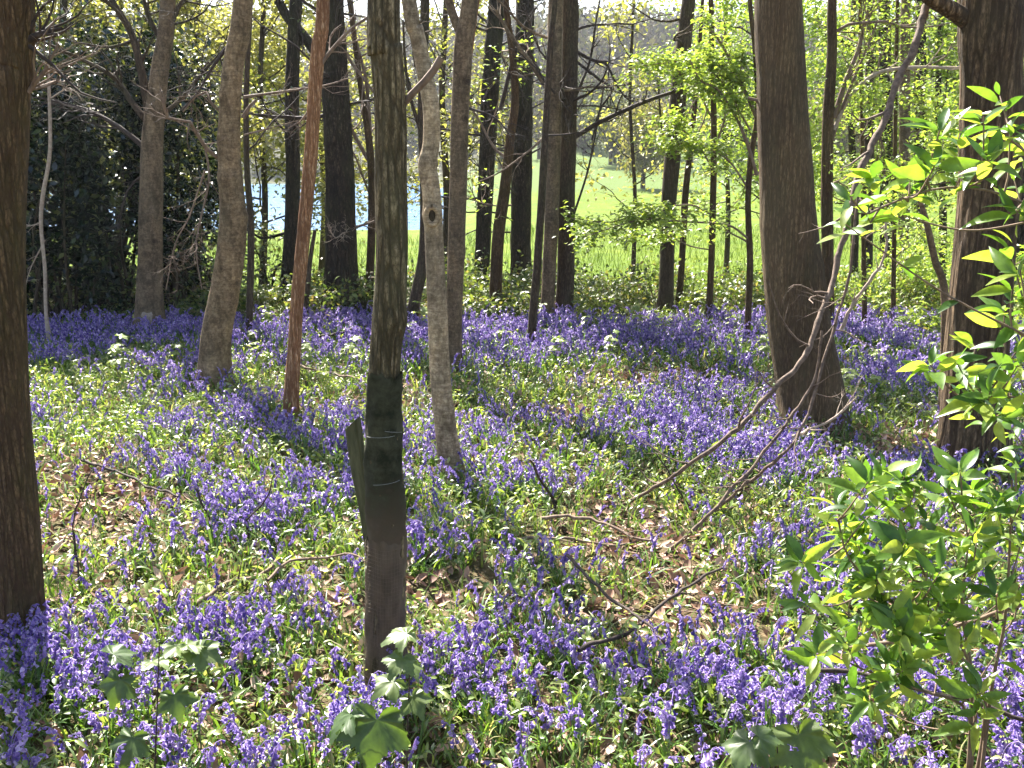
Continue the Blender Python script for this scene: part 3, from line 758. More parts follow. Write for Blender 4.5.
for k, (bx, by, tx, w, lab) in enumerate([(866, 300, 872, 12, 'first dark stem right of the reddish upswept stem, with bare twigs'),
                                          (888, 292, 884, 15, 'blackish trunk of the thicket framed between the reddish stem and the thick cracked trunk'),
                                          (903, 296, 906, 12, 'grey trunk in the thicket beside the thick cracked trunk'),
                                          (920, 290, 921, 13, 'dark trunk touching the left side of the thick cracked trunk'),
                                          (1018, 300, 1020, 16, 'dark trunk at the right edge behind the thick cracked trunk')]):
    make_tree('r%d' % k, 'thicket_tree', lab, 'tree', [(bx, by), (bx + (tx - bx) * .3, 220), (bx + (tx - bx) * .6, 110), (tx, 0)], [w, w * .9, w * .85, w * .75], ['bark_dark', 'bark_oak', 'bark_smooth', 'bark_oak', 'bark_oak'][k],
              seed=51 + k, top=9, auto=10, auto_z=(.12, .9), auto_len=1.9, auto_lv=2, limb_mat='twig', group=Gs, leaf=('fresh', 2420, 0.069, .4, .12))
make_tree('rdark', 'thicket_sapling', 'thin grey sapling rising left of the thick cracked trunk, leaning to it', 'sapling',
          [(952, 345), (945, 300), (935, 260), (926, 220), (918, 195)], [9, 8, 7, 6, 4], 'bark_smooth', seed=58, top=2.2, Y=8.6)
for k, (bx, by, tx, lab) in enumerate([(865, 335, 860, 'leafy whip of a sapling just right of the large trunk'), (893, 330, 897, 'leafy sapling halfway from the large trunk to the thick cracked one'),
                                       (1010, 345, 1016, 'leafy sapling right of the thick cracked trunk')]):
    make_tree('rs%d' % k, 'thicket_sapling', lab, 'sapling', [(bx, by), (bx + (tx - bx) * .3, 230), (bx + (tx - bx) * .6, 120), (tx, 20)], [5, 4.5, 4, 3.5], 'bark_brown',
              seed=61 + k, top=6.5, auto=12, auto_z=(.1, .95), auto_len=1.3, auto_lv=2, limb_mat='twig', leaf=('fresh', 2860, 0.069, .35, .09), group='saplings in fresh leaf')
# thinner things at the left
make_tree('vine', 'dead_sapling', 'wavy pale dead sapling, snapped at its foot, left in front of the holly', 'sapling',
          [(51, 352), (46, 312), (45, 270), (41, 225), (43, 195), (50, 150), (49, 90), (48, 60)], [6, 3.5, 3.5, 3.5, 4, 3.5, 3, 2.4], 'twig_pale', seed=65, top=3.9, sides=10,
          limbs=[([(42, 222), (30, 226), (22, 224)], 1.6, .8, dict(tw=6, tl=.3)), ([(48, 100), (70, 88), (82, 100)], 1.5, .8, dict(tw=9, tl=.4)), ([(45, 240), (30, 270), (24, 295)], 1.5, .6, dict(tw=5, tl=.3))], flare=.0)
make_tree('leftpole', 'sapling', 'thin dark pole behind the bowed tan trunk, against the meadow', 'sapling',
          [(249, 342), (250, 290), (251, 230), (247, 170), (246, 110), (248, 50), (250, 0)], [7.5, 7, 7, 6, 5.5, 5, 5], 'bark_dark', seed=67, top=7, auto=7, auto_z=(.3, .9), auto_len=1.4, limb_mat='twig_dark')
make_tree('leftpost', 'sapling', 'short thin dark stem close right of the stripped reddish trunk', 'sapling',
          [(305, 332), (307, 300), (310, 262), (315, 230)], [5, 5, 4.5, 3.5], 'bark_dark', seed=68, top=1.6)
# young-leaved trees at the wood's edge, left and centre (seen between the trunks)
G_Y = 'small trees opening their leaves at the wood edge'
for k, (px, Yd, w, n, lab) in enumerate([(62, 19, 12, 4200, 'small tree in yellowish young leaf above the holly beside the left edge trunk'),
                                         (118, 21, 12, 4200, 'small tree in yellowish young leaf behind the grey forked trunk'),
                                         (196, 22, 10, 3400, 'small tree in yellowish young leaf left of the bowed tan trunk'),
                                         (262, 20, 8, 2800, 'small tree in yellowish young leaf between the bowed tan trunk and the stripped reddish one'),
                                         (322, 23, 9, 1500, 'small tree in yellowish young leaf left of the stout blackish trunk'),
                                         (444, 21, 9, 1300, 'small tree in thin young leaf behind the slender pale trunk'),
                                         (632, 20, 5, 500, 'small bare-looking tree before the meadow right of the twin stems'),
                                         (772, 22, 9, 1800, 'small tree in fresh leaf behind the large fine-fissured trunk'),
                                         (852, 24, 9, 3600, 'small tree in fresh leaf deep in the right thicket'),
                                         (940, 23, 9, 3600, 'small tree in fresh leaf deep behind the thick cracked trunk'),
                                         (725, 25, 6, 1200, 'small tree in fresh leaf at the meadow edge behind the thin saplings')]):
    make_tree('y%d' % k, 'edge_tree', lab, 'tree', [(px, 300), (px + 3, 200), (px - 2, 100), (px + 2, 0)], [w, w * .8, w * .7, w * .6], 'bark_dark', Y=Yd, seed=71 + k, top=6.6 if k != 6 else 5.5,
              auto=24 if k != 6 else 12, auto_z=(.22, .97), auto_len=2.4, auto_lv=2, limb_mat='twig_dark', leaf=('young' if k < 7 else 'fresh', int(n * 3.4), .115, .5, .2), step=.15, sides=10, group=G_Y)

# a pale scar at the foot of the grey forked trunk
r, C, R = TREES['backleft']
c = at(153, 316, r.location.y); c[1] -= .27
mb = MB(); V, Q = [], []
for a in range(5):
    for b in range(5):
        x, z = (a - 2) * .036, (b - 2) * .045
        e = .008 * math.sin(a * 2.3 + b * 1.7)
        V.append((c[0] + x + e, c[1] + 1.3 * x * x + .04 + e, c[2] + z + .012 * math.sin(a * 1.9)))
Q = [(a * 5 + b, a * 5 + b + 1, a * 5 + b + 6, a * 5 + b + 5) for a in range(4) for b in range(4)]
mb.add(V, Q)
o = part('bare_patch', mb, M['twig_pale'], r); o['label'] = 'pale scar where the bark is gone'

# ------------------------------------------------------------------ the guard and the stake at the nearest trunk
def net_mat():
    m, nt, out = mat('black_net')
    f = noise(nt, coords(nt), 9, 6, .75)
    col = ramp(nt, f, [(.38, (.016, .018, .009)), (.62, (.060, .060, .034))])
    sep = nt.nodes.new('ShaderNodeSeparateXYZ'); nt.links.new(coords(nt), sep.inputs[0])
    zz = math_(nt, 'ADD', sep.outputs['Z'], math_(nt, 'MULTIPLY', math_(nt, 'SUBTRACT', f, .5), .7))
    col = mixc(nt, ramp(nt, math_(nt, 'DIVIDE', zz, 1.6), [(.49, (1, 1, 1)), (.70, (0, 0, 0))]), col, (.095, .069, .045))   # the brown of the guard below shows through the worn lower net
    vec = coords(nt)
    w = nt.nodes.new('ShaderNodeTexWave'); w.wave_type = 'BANDS'; w.bands_direction = 'Z'; w.inputs['Scale'].default_value = 70; w.inputs['Distortion'].default_value = 1.5
    nt.links.new(vec, w.inputs['Vector'])
    p = nt.nodes.new('ShaderNodeBsdfPrincipled'); nt.links.new(col, p.inputs['Base Color']); p.inputs['Roughness'].default_value = .85; p.inputs['Specular IOR Level'].default_value = .15
    b = nt.nodes.new('ShaderNodeBump'); b.inputs['Strength'].default_value = .5; b.inputs['Distance'].default_value = .004
    nt.links.new(w.outputs['Fac'], b.inputs['Height']); nt.links.new(b.outputs[0], p.inputs['Normal'])
    nt.links.new(p.outputs[0], out.inputs['Surface'])
    return m
M['net'] = net_mat()
M['mesh_wire'] = plain_mat('rusty_wire', (.09, .06, .04), (.17, .12, .08), 60, .6, .1)
M['lowguard'] = plain_mat('brown_guard', (.06, .043, .027), (.135, .097, .062), 22, .75, .5, (1, 1, .25))
M['string'] = plain_mat('grey_string', (.16, .165, .16), (.30, .30, .28), 40, .6, .1)
r, C, R = TREES['netted']
Yd = r.location.y
gz = lambda py: float(at(386, py, Yd)[2])
guard = thing('tree_guard', 'dark net and brown mesh guard wrapped round the lower part of the nearest trunk', 'tree guard', r.location)
def sleeve(z0, z1, off, seed, top_wob=.012):
    rng = np.random.default_rng(seed)
    n, s = 46, 64
    zz = np.linspace(z0, z1, n); th = np.arange(s) * 2 * PI / s
    cx, cy, rr = (np.interp(zz, C[:, 2], v) for v in (C[:, 0], C[:, 1], R))
    Z = zz[:, None] + np.zeros(s)[None]
    Z[-1] += top_wob * np.sin(3 * th + 1) + .008 * np.sin(11 * th)
    Z[0] += .02 * np.sin(2 * th + 2) + .012 * np.sin(7 * th)
    Z[1] = np.maximum(Z[1], Z[0] + .004)
    r_ = (rr[:, None] * 1.06 + (off * np.clip(np.arange(n) / 10, .15, 1))[:, None] + .004 * np.sin(3 * th[None] + zz[:, None] * 9) + .0035 * np.sin(5 * th[None] - zz[:, None] * 23) + .002 * np.sin(zz[:, None] * 90 + 2 * th[None]))
    V = np.stack([cx[:, None] + r_ * np.cos(th), cy[:, None] + r_ * np.sin(th), Z], -1)
    i = np.arange(n - 1)[:, None] * s; j = np.arange(s)[None]; k = (j + 1) % s
    return MB().add(V.reshape(-1, 3), np.stack([i + j, i + k, i + s + k, i + s + j], -1).reshape(-1, 4))
part('lower_wrap', sleeve(r.location.z - .05, gz(536), .004, 2), M['lowguard'], guard)
part('net_sleeve', sleeve(gz(545), gz(373), .006, 1), M['net'], guard)
# open wire mesh standing off the trunk
mb = MB(); th = np.linspace(.9, 2 * PI - .9 + .6, 44) - .55
zs = np.arange(r.location.z, gz(540), .019)
f = lambda z: (np.interp(z, C[:, 2], C[:, 0]) + .012, np.interp(z, C[:, 2], C[:, 1]), np.interp(z, C[:, 2], R) * 1.08 + .020)
for z in zs:
    cx, cy, q = f(z)
    tube(mb, np.stack([cx + q * np.cos(th), cy + q * np.sin(th), np.full(len(th), z) + .004 * np.sin(5 * th)], -1), np.full(len(th), .0006), 3)
for a in th:
    cx, cy, q = f(zs)
    tube(mb, np.stack([cx + q * math.cos(a), cy + q * math.sin(a), zs + .004 * math.sin(5 * a)], -1), np.full(len(zs), .0006), 3)
part('wire_mesh', mb, M['mesh_wire'], guard)
for py, a0, a1, til in ((432, 3.9, 5.4, .004), (424, 4.9, 5.9, -.02), (478, 4.3, 5.6, .01)):
    mb = MB(); z = gz(py); cx, cy, q = f(z); q += -.006; th2 = np.linspace(a0, a1, 18)
    tube(mb, np.stack([cx - .012 + q * np.cos(th2), cy + q * np.sin(th2), z + til * (th2 - 4.5)], -1), np.full(18, .0011), 5)
    part('tie', mb, M['string'], guard)
# stake
top = at(352, 423, Yd + .12); bot = at(396, 650, Yd + .24); bot[2] = float(H(bot[0], bot[1])) - .1
st = thing('wooden_stake', 'weathered greenish stake with a slanted top leaning at the netted trunk', 'stake', (bot[0], bot[1], bot[2] + .1))
mb = MB(); ax = (top - bot); ax /= np.linalg.norm(ax); sx = np.array([1., -.35, 0]); sx -= ax * sx.dot(ax); sx /= np.linalg.norm(sx); sy = np.cross(ax, sx)
w, h_ = .034, .027
V = []
n = 12
L = np.linalg.norm(top - bot)
for k in range(n + 1):
    c = bot + (top - bot) * k / n + sx * .004 * math.sin(k * 1.7)
    e = .006
    for (a, b) in ((-w + e, -h_), (w - e, -h_), (w, -h_ + e), (w, h_ - e), (w - e, h_), (-w + e, h_), (-w, h_ - e), (-w, -h_ + e)):
        t = (a / w) * .028 if k == n else 0
        V.append(c + sx * a + sy * b + ax * t)
Q = [(k * 8 + q, k * 8 + (q + 1) % 8, k * 8 + 8 + (q + 1) % 8, k * 8 + 8 + q) for k in range(n) for q in range(8)]
mb.add(V, Q)
part('shaft', mb, M['stake'], st, False)
mb = MB(); top8 = np.array(V[-8:]); mb.add(np.concatenate([top8 + ax * .001, [top8.mean(0) + ax * .001]]), None, [(q, (q + 1) % 8, 8) for q in range(8)])
part('cut_end', mb, M['cut_wood'], st, False)
# ------------------------------------------------------------------ what grows on the woodland floor
def blob(px, py, rx, ry):
    """a patch on the ground: centre and half-sizes in metres"""
    c = onground(px, py)
    a, b = onground(px, py - ry), onground(px, py + ry)
    return c[0], c[1], max(.12, rx * depth(c) / FPX), max(.15, (a[1] - b[1]) / 2)

BARE = [blob(*q) for q in ((105, 515, 65, 40), (60, 480, 45, 30), (190, 600, 50, 14), (440, 600, 65, 22), (640, 555, 60, 45), (700, 620, 55, 30), (395, 402, 60, 14),
                           (655, 383, 75, 8), (900, 442, 50, 10), (340, 610, 40, 16), (560, 418, 50, 8), (640, 620, 60, 22), (290, 395, 40, 8))]
LUSH = [blob(*q) for q in ((85, 385, 65, 22), (110, 445, 70, 22), (330, 560, 45, 28), (500, 525, 45, 24), (300, 395, 60, 12), (560, 408, 60, 12), (230, 600, 40, 24), (600, 470, 50, 18),
                           (470, 400, 40, 14), (900, 420, 40, 10), (420, 640, 40, 20), (560, 720, 50, 26), (280, 470, 60, 14), (60, 590, 40, 20), (680, 500, 50, 18))]
BLUE = [blob(*q) for q in ((130, 345, 130, 10), (160, 480, 65, 22), (270, 530, 70, 24), (550, 348, 260, 18), (650, 440, 120, 28), (480, 500, 40, 16), (525, 585, 70, 30), (60, 680, 90, 40),
                           (250, 655, 110, 36), (580, 700, 60, 34), (800, 690, 110, 50), (870, 345, 90, 18), (400, 345, 120, 14), (330, 460, 60, 14), (700, 410, 90, 16), (760, 470, 70, 24),
                           (120, 375, 100, 7), (440, 690, 50, 26), (230, 440, 120, 9), (470, 570, 80, 14), (900, 385, 60, 12), (370, 500, 50, 16), (980, 720, 60, 30))]
def field(B, x, y):
    f = np.zeros_like(x)
    for cx, cy, rx, ry in B:
        f = np.maximum(f, np.exp(-(((x - cx) / rx) ** 2 + ((y - cy) / ry) ** 2)))
    return f

def in_trunk(x, y, m=.0):
    bad = np.zeros(len(x), bool)
    for root, C, R in TREES.values():
        bad |= (x - C[1, 0]) ** 2 + (y - C[1, 1]) ** 2 < (R[1] * .95 + m) ** 2
    return bad

def spread(n, rng, y0=3.0, y1=16.2, mx=1.6):
    """points over the part of the floor the picture looks at, and a step to each side of it"""
    y = np.sqrt(rng.uniform(y0 ** 2, y1 ** 2, n)); y = np.where(rng.random(n) < .35, rng.uniform(y0, y1, n), y)
    x = rng.uniform(-1, 1, n) * (.56 * y + mx)
    ok = ~in_trunk(x, y)
    return x[ok], y[ok]

def prob(x, y, kind):
    nz = wob(x, y, 2.3, .7) * .4 + wob(x, y, 6.7, 3.1) * .4 + wob(x, y, 17, 5.0) * .35
    ba, lu, bl = field(BARE, x, y), field(LUSH, x, y), field(BLUE, x, y)
    if kind == 'blue': return np.clip((.17 + .50 * bl + .95 * nz - .8 * ba - .5 * lu) * (1 - .25 * sstep(9, 11.5, y)), .05, 1)
    if kind == 'green': return np.clip(.58 + .45 * lu - .15 * bl - .62 * ba - .25 * nz, .15, 1)
    if kind == 'litter': return np.clip(.35 + .65 * ba - .2 * lu - .1 * bl, .05, 1)

# --- bluebells
def bell(sides, lo=False):
    if lo: t, r = [0, .45, 1.0], [.16, .34, .62]
    else: t, r = [0, .10, .45, .78, .93, .97], [.10, .26, .31, .36, .58, .66]
    th = np.arange(sides) * 2 * PI / sides
    V = []
    for k, (a, b) in enumerate(zip(t, r)):
        rr = b * (1 + (.22 * np.cos(th * 6 / (2 if lo else 1)) if (k == len(t) - 1) else 0))
        V += [(-a, rr_ * math.cos(x) * .8, rr_ * math.sin(x) * .8) for rr_, x in zip(np.broadcast_to(rr, th.shape), th)]
    n = len(t)
    Q = [(k * sides + q, k * sides + (q + 1) % sides, (k + 1) * sides + (q + 1) % sides, (k + 1) * sides + q) for k in range(n - 1) for q in range(sides)]
    V = np.array(V); V[:, 0] *= -1      # hangs along +x from the origin
    return V, np.array(Q)

def bluebell_plant(seed, near):
    """stem, flower head and leaf clump of one plant (base at the origin)"""
    rng = np.random.default_rng(seed)
    h = rng.uniform(.24, .34)
    P = smooth_path(np.array([(0, 0, -.02), (.004, 0, h * .4), (.012, 0, h * .75), (.035, 0, h * .93), (.062, 0, h), (.088, 0, h * .985)]), .02 if near else .07)
    P[:, 1] += .01 * np.sin(P[:, 2] * 12 + seed)
    ms, mf, ml = MB(), MB(), MB()
    tube(ms, P, np.linspace(.0032, .0015, len(P)), 5 if near else 3)
    nb = rng.integers(7, 12)
    Vb, Qb = bell(6) if near else bell(4, True)
    L = np.linalg.norm(np.diff(P, axis=0), axis=1); s = np.concatenate([[0], np.cumsum(L)]); tot = s[-1]
    pos, yaw, pit, sc = [], [], [], []
    tube(mf, P[-max(4, int(len(P) * .5)):] + [0, 0, .0004], np.full(max(4, int(len(P) * .5)), .0023 if near else .002), 4 if near else 3)
    for k in range(nb):
        f = 1 - .44 * k / nb
        c = np.array([np.interp(f * tot, s, P[:, a]) for a in range(3)])
        a = rng.normal(0, .9) if rng.random() < .75 else rng.uniform(-PI, PI)
        size = rng.uniform(.017, .024) * (.62 if k < 2 else 1) * (1.0 if near else 1.15)
        if near:    # the little stalk each bell hangs by
            e = c + np.array([math.cos(a) * .011, math.sin(a) * .011, .003])
            tube(mf, [c, (c + e) / 2 + [0, 0, .002], e], [.0009, .0009, .0011], 3)
            c = e
        pos.append(c); yaw.append(a); pit.append(rng.uniform(.75, 1.35)); sc.append(size)
    inst(mf, Vb, Qb, np.array(pos), rotm(np.array(yaw), np.array(pit), rng.uniform(0, 6, nb)), np.array(sc))
    nl = rng.integers(3, 6)
    V, Q = STRAP if not near else (np.array([c for k in np.linspace(0, 1, 8) for c in ((0, -.5 * (1 - k ** 4 * .9), k), (0, .5 * (1 - k ** 4 * .9), k))]), np.array([(2 * k, 2 * k + 1, 2 * k + 3, 2 * k + 2) for k in range(7)]))
    for k in range(nl):
        W = V.copy(); ln = rng.uniform(.16, .30); bend = rng.uniform(.2, 1.1)
        ang = W[:, 2] * bend + .1
        x = np.sin(ang) * W[:, 2] * ln; z = (np.cos(ang) * W[:, 2] - .05) * ln
        wv = W[:, 1] * rng.uniform(.010, .016)
        a = rng.uniform(0, 6.28); ca, sa = math.cos(a), math.sin(a)
        ml.add(np.stack([x * ca - wv * sa, x * sa + wv * ca, z], -1), Q)
    return ms, mf, ml

rng = np.random.default_rng(77)
x, y = spread(76000, rng, 3.2, 14.1)
keep = rng.random(len(x)) < prob(x, y, 'blue') ** 1.25
x, y = x[keep], y[keep]
z = H(x, y)
pt = np.stack([x, y, z], -1)
dd = (pt - CAM) @ FWD
u = 512 + FPX * x / dd
v = 384 - FPX * ((pt + [0, 0, .24] - CAM) @ UPV) / dd
show = (u > 8) & (u < 1016) & (v > 0) & (v < 752)
order = np.argsort(np.where(show, dd, 1e9))[:300]
single = np.zeros(len(x), bool); single[order] = True
G_B = 'bluebells nearest the camera'
def blue_label(px):
    if px < 130: return 'violet bluebell nodding in the drift at the foot of the trunk by the left edge'
    if px < 335: return 'violet bluebell in the near drift between the left edge trunk and the netted trunk'
    if px < 450: return 'violet bluebell close round the foot of the netted trunk'
    if px < 730: return 'violet bluebell in the near drift between the netted trunk and the large-leaved shrub'
    return 'violet bluebell growing under the large-leaved shrub at the lower right'
protos = []
for k in range(9):
    ms, mf, ml = bluebell_plant(100 + k, True)
    protos.append((ms.mesh('bluebell_stem', [M['stem']]), mf.mesh('bluebell_head', [M['bell']]), ml.mesh('bluebell_leaves', [M['bbleaf']])))
root0 = {}
for i in order:
    k = int(rng.integers(0, 9))
    if k not in root0:
        r = thing('bluebell', 'x', 'bluebell', (0, 0, 0), G_B)
        for nm, me in zip(('stem', 'flower_head', 'leaves'), protos[k]): link(nm, me, r)
        root0[k] = r
    else: r = copy_tree(root0[k])
    r['label'] = blue_label(u[i])
    r.location = (float(x[i]), float(y[i]), float(z[i])); r.rotation_euler = (0, 0, float(rng.uniform(0, 6.28)))
    s = float(rng.uniform(.7, 1.08)); r.scale = (s, s, s)
rest = np.where(~single)[0]
mb = MB(); which = rng.integers(0, 16, len(rest))
for k in range(16):
    ii = rest[which == k]
    if not len(ii): continue
    R_ = rotm(rng.uniform(0, 6.28, len(ii)), rng.normal(0, .1, len(ii)), rng.normal(0, .1, len(ii)))
    sc = rng.uniform(.55, 1.0, len(ii)) * (1 + .06 * np.maximum(0, y[ii] - 9))
    for part_, m_ in zip(bluebell_plant(300 + k, False), (0, 1, 2)):
        inst(mb, np.concatenate(part_.v), np.concatenate(part_.q), pt[ii], R_, sc, m=m_)
o = link('bluebell_carpet', mb.mesh('bluebell_carpet', [M['stem'], M['bell'], M['bbleaf']]))
tag(o, 'carpet of violet bluebells spreading over the woodland floor', 'bluebells', None, 'stuff')

# --- grass, herbs, dry leaves
x, y = spread(29000, rng); k = rng.random(len(x)) < prob(x, y, 'green'); x, y = x[k], y[k]
c = rng.integers(2, 6, len(x)); x = np.repeat(x, c) + rng.normal(0, .03, c.sum()); y = np.repeat(y, c) + rng.normal(0, .03, c.sum())
n = len(x); mb = MB()
V, Q = STRAP; V = V * np.array([1, .05, 1]); V[:, 0] += .45 * V[:, 2] ** 2; V[:, 2] -= .25 * V[:, 2] ** 3
S3 = np.stack([np.ones(n), rng.uniform(.6, 1.4, n), np.ones(n)], -1) * rng.uniform(.12, .30, n)[:, None]
inst(mb, V, Q, np.stack([x, y, H(x, y) - .01], -1), rotm(rng.uniform(0, 6.28, n), rng.normal(.1, .25, n), rng.normal(0, .25, n)), S3)
o = link('grass', mb.mesh('grass', [M['grass']])); tag(o, 'tufts of narrow green grass among the bluebells', 'grass', None, 'stuff')

x, y = spread(23000, rng, 3.0, 15.2); k = rng.random(len(x)) < prob(x, y, 'green'); x, y = x[k], y[k]
c = rng.integers(3, 7, len(x)); hh = np.repeat(rng.uniform(.03, .24, len(x)), c)
x = np.repeat(x, c) + rng.normal(0, .045, c.sum()); y = np.repeat(y, c) + rng.normal(0, .045, c.sum())
mb = MB(); hp = np.stack([x, y, H(x, y) + hh + rng.normal(0, .015, len(x))], -1); hk = rng.random(len(x))
scatter_leaves(mb, hp[hk < .5], rng, .043, OVAL, .5); scatter_leaves(mb, hp[(hk >= .5) & (hk < .8)], rng, .075, blade(4, .26, .5, .3), .6); scatter_leaves(mb, hp[hk >= .8], rng, .034, blade(3, .75, .3, .4), .5)
o = link('ground_cover', mb.mesh('ground_cover', [M['herb']])); tag(o, 'low leafy herbs covering the ground between the bluebells', 'ground cover', None, 'stuff')

x, y = spread(60000, rng); k = rng.random(len(x)) < prob(x, y, 'litter'); x, y = x[k], y[k]
mb = MB(); scatter_leaves(mb, np.stack([x, y, H(x, y) + rng.uniform(.004, .07, len(x))], -1), rng, .085, blade(3, .55, -.45, .6), .5)
o = link('leaf_litter', mb.mesh('leaf_litter', [M['litter']])); tag(o, 'dry brown fallen leaves showing in the bare patches', 'leaf litter', None, 'stuff')

x, y = spread(3400, rng, 3.0, 14); mb = MB(); k = rng.random(len(x)) < .3 + .75 * field(BARE, x, y); x, y = x[k], y[k]
for a, b in zip(x, y):
    L = rng.uniform(.12, .6); th = rng.uniform(0, 6.28); g = np.array([a, b, float(H(a, b)) + rng.uniform(.01, .07)])
    d = np.array([math.cos(th), math.sin(th), rng.normal(0, .15)]) * L
    tube(mb, [g, g + d * .5 + rng.normal(0, .03, 3) * [1, 1, .4], g + d], [.005, .004, .002], 4)
o = link('fallen_twigs', mb.mesh('fallen_twigs', [M['twig']])); tag(o, 'small dry twigs littering the woodland floor', 'twigs', None, 'stuff')

# --- sticks and dead branches lying or leaning about
def r0px(w, p): return .35 + w / 2 * depth(p) / FPX / .012

def stick(name, label, pts, w0, w1, mt, lift=.03, tw=0, tl=.3, seed=0, Ys=None, up=.05):
    """pts in the picture; resting on the floor, or at the given distances"""
    rng = np.random.default_rng(seed + 900)
    if Ys is None:
        P = np.array([onground(*q) + np.array([0, 0, lift + .02 * math.sin(3 * k + seed)]) for k, q in enumerate(pts)])
    else:
        P = np.array([at(q[0], q[1], Y_) if Y_ else onground(*q) for q, Y_ in zip(pts, Ys)])
    L = smooth_path(P, .05)
    w_ = rng.normal(0, 1, L.shape); w_ = (np.cumsum(w_, 0) - np.linspace(0, 1, len(L))[:, None] * w_.sum(0)) * .0045 * min(1.5, r0px(w0, P[0])); L += w_
    r = np.linspace(w0, w1, len(L)) / 2 * depth(P[0]) / FPX * (1 + .12 * np.sin(np.arange(len(L)) * 1.3))
    tb = [(L, r)]
    for k in range(tw):
        f = rng.uniform(.2, .95); i = min(len(L) - 2, int(f * (len(L) - 1)))
        t = L[i + 1] - L[i]; t /= np.linalg.norm(t) + 1e-9
        s = rng.normal(0, 1, 3); s[2] = abs(s[2])
        grow(L[i], t * .7 + s * .5, tl * rng.uniform(.5, 1.1), max(.002, r[i] * .5), rng, 1, 0, .2, 6, 2, tb, up)
    root = thing(name, label, 'branch' if 'branch' in name else 'stick' if 'stick' in name else 'stem', (P[0][0], P[0][1], P[0][2]), None)
    mb = MB(); tube(mb, L, r, 9, None, True); part('main_stem', mb, M[mt], root)
    for q in tb[1:]:
        mb = MB(); tube(mb, q[0], q[1], 5); part('twig', mb, M[mt], root)
    return root

stick('dead_branch', 'long brown dead branch arching from the thick cracked trunk down into the bluebells', [(938, -22), (893, 88), (860, 165), (836, 250), (816, 325), (770, 386), (690, 462), (606, 508)], 8, 3.2, 'deadwood', tw=14, tl=.55, seed=1, Ys=[7.7, 7.4, 7.1, 6.9, 6.6, 6.4, 6.3, None])
stick('dead_branch', 'thinner dark dead branch curving down in front of the large fine-fissured trunk', [(858, 190), (850, 260), (838, 310), (822, 360), (806, 412), (770, 462), (700, 524)], 2.6, 3.8, 'deadwood', tw=12, tl=.4, seed=2, Ys=[6.2, 6.2, 6.2, 6.1, 6.0, 5.9, None])
stick('dead_branch', 'pale dead branch running close beside the thinner dark one by the large trunk', [(822, 330), (816, 370), (800, 408), (760, 460), (712, 512), (660, 560)], 2.6, 4.2, 'deadwood', tw=11, tl=.4, seed=3, Ys=[6.1, 6.1, 6.0, 5.9, 5.8, None])
stick('dead_branch', 'short pale branch forking right from the dead branches below the large trunk', [(793, 436), (826, 424), (842, 412), (856, 398)], 3.4, 1.8, 'twig_pale', tw=7, tl=.25, seed=4, Ys=[6.0, 6.0, 6.0, 6.0])
stick('dead_branch', 'pale hooked dead branch rising between the two right trunks', [(842, 330), (870, 282), (884, 262), (886, 240), (886, 215)], 4, 2, 'twig_pale', tw=5, tl=.3, seed=5, Ys=[9.5, 9.5, 9.5, 9.5, 9.5])
stick('fallen_stick', 'brown fallen stick with a bent end, left of the netted trunk', [(196, 626), (232, 606), (262, 594), (277, 584), (282, 570)], 5.2, 4.0, 'twig', 0.13, tw=2, tl=.15, seed=6)
stick('fallen_stick', 'thin dark stick lying slanted across the bottom, crossing another, right of the netted trunk', [(578, 690), (625, 665), (672, 634), (720, 600)], 4.8, 3.1, 'twig_dark', 0.21, tw=3, tl=.15, seed=7)
stick('fallen_stick', 'thin dark stick crossing the slanted dark stick near the bottom', [(566, 594), (600, 626), (640, 660), (664, 682)], 3.5, 2.5, 'twig_dark', 0.23, tw=3, tl=.15, seed=8)
stick('fallen_stick', 'short black stick on the bluebells behind the netted trunk', [(322, 354), (345, 348), (372, 342)], 3.2, 2.5, 'twig_dark', 0.23, seed=9)
stick('fallen_stick', 'brown stick lying level in the bare patch at the middle', [(540, 540), (590, 548), (630, 560), (655, 566)], 3.8, 2.5, 'twig', 0.17, tw=3, tl=.2, seed=10)
stick('fallen_stick', 'pale stick lying just under the level brown stick of the bare patch', [(520, 556), (570, 560), (615, 562), (660, 558)], 3.2, 2.0, 'twig', 0.14, tw=2, tl=.2, seed=11)
stick('fallen_stick', 'curved thin stick bowed over the ground left of the netted trunk', [(268, 610), (290, 592), (320, 584), (352, 584), (372, 592)], 3.0, 2.0, 'twig', 0.19, tw=2, tl=.15, seed=12)
stick('fallen_stick', 'thin stick along the bare patch near the left edge trunk', [(86, 483), (130, 497), (180, 522)], 3.0, 2.0, 'twig_dark', 0.19, tw=3, tl=.2, seed=13)
stick('fallen_stick', 'reddish thin stick on the leaf litter right of the stripped reddish trunk', [(300, 382), (330, 388), (365, 398)], 2.8, 1.8, 'twig', 0.17, tw=2, tl=.2, seed=14)
stick('bare_stem', 'dark forked bare stem standing in the bluebells, left one of two', [(216, 540), (206, 515), (196, 488)], 3.4, 1.4, 'twig_dark', tw=4, tl=.22, seed=15, Ys=[None, 6.25, 6.2])
stick('bare_stem', 'dark bare stem curling up from the bluebells, right one of two', [(262, 558), (250, 536), (248, 520), (264, 504), (274, 474)], 3, 1.2, 'twig_dark', tw=4, tl=.22, seed=16, Ys=[None, 6.0, 6.0, 6.0, 5.95])
stick('bare_stem', 'thin red-brown bare shoot in the bare patch beside the left edge trunk', [(82, 606), (76, 560), (72, 520), (80, 492), (92, 470)], 2.6, 1.1, 'twig_dark', tw=3, tl=.2, seed=17, Ys=[None, 5.3, 5.3, 5.3, 5.3])
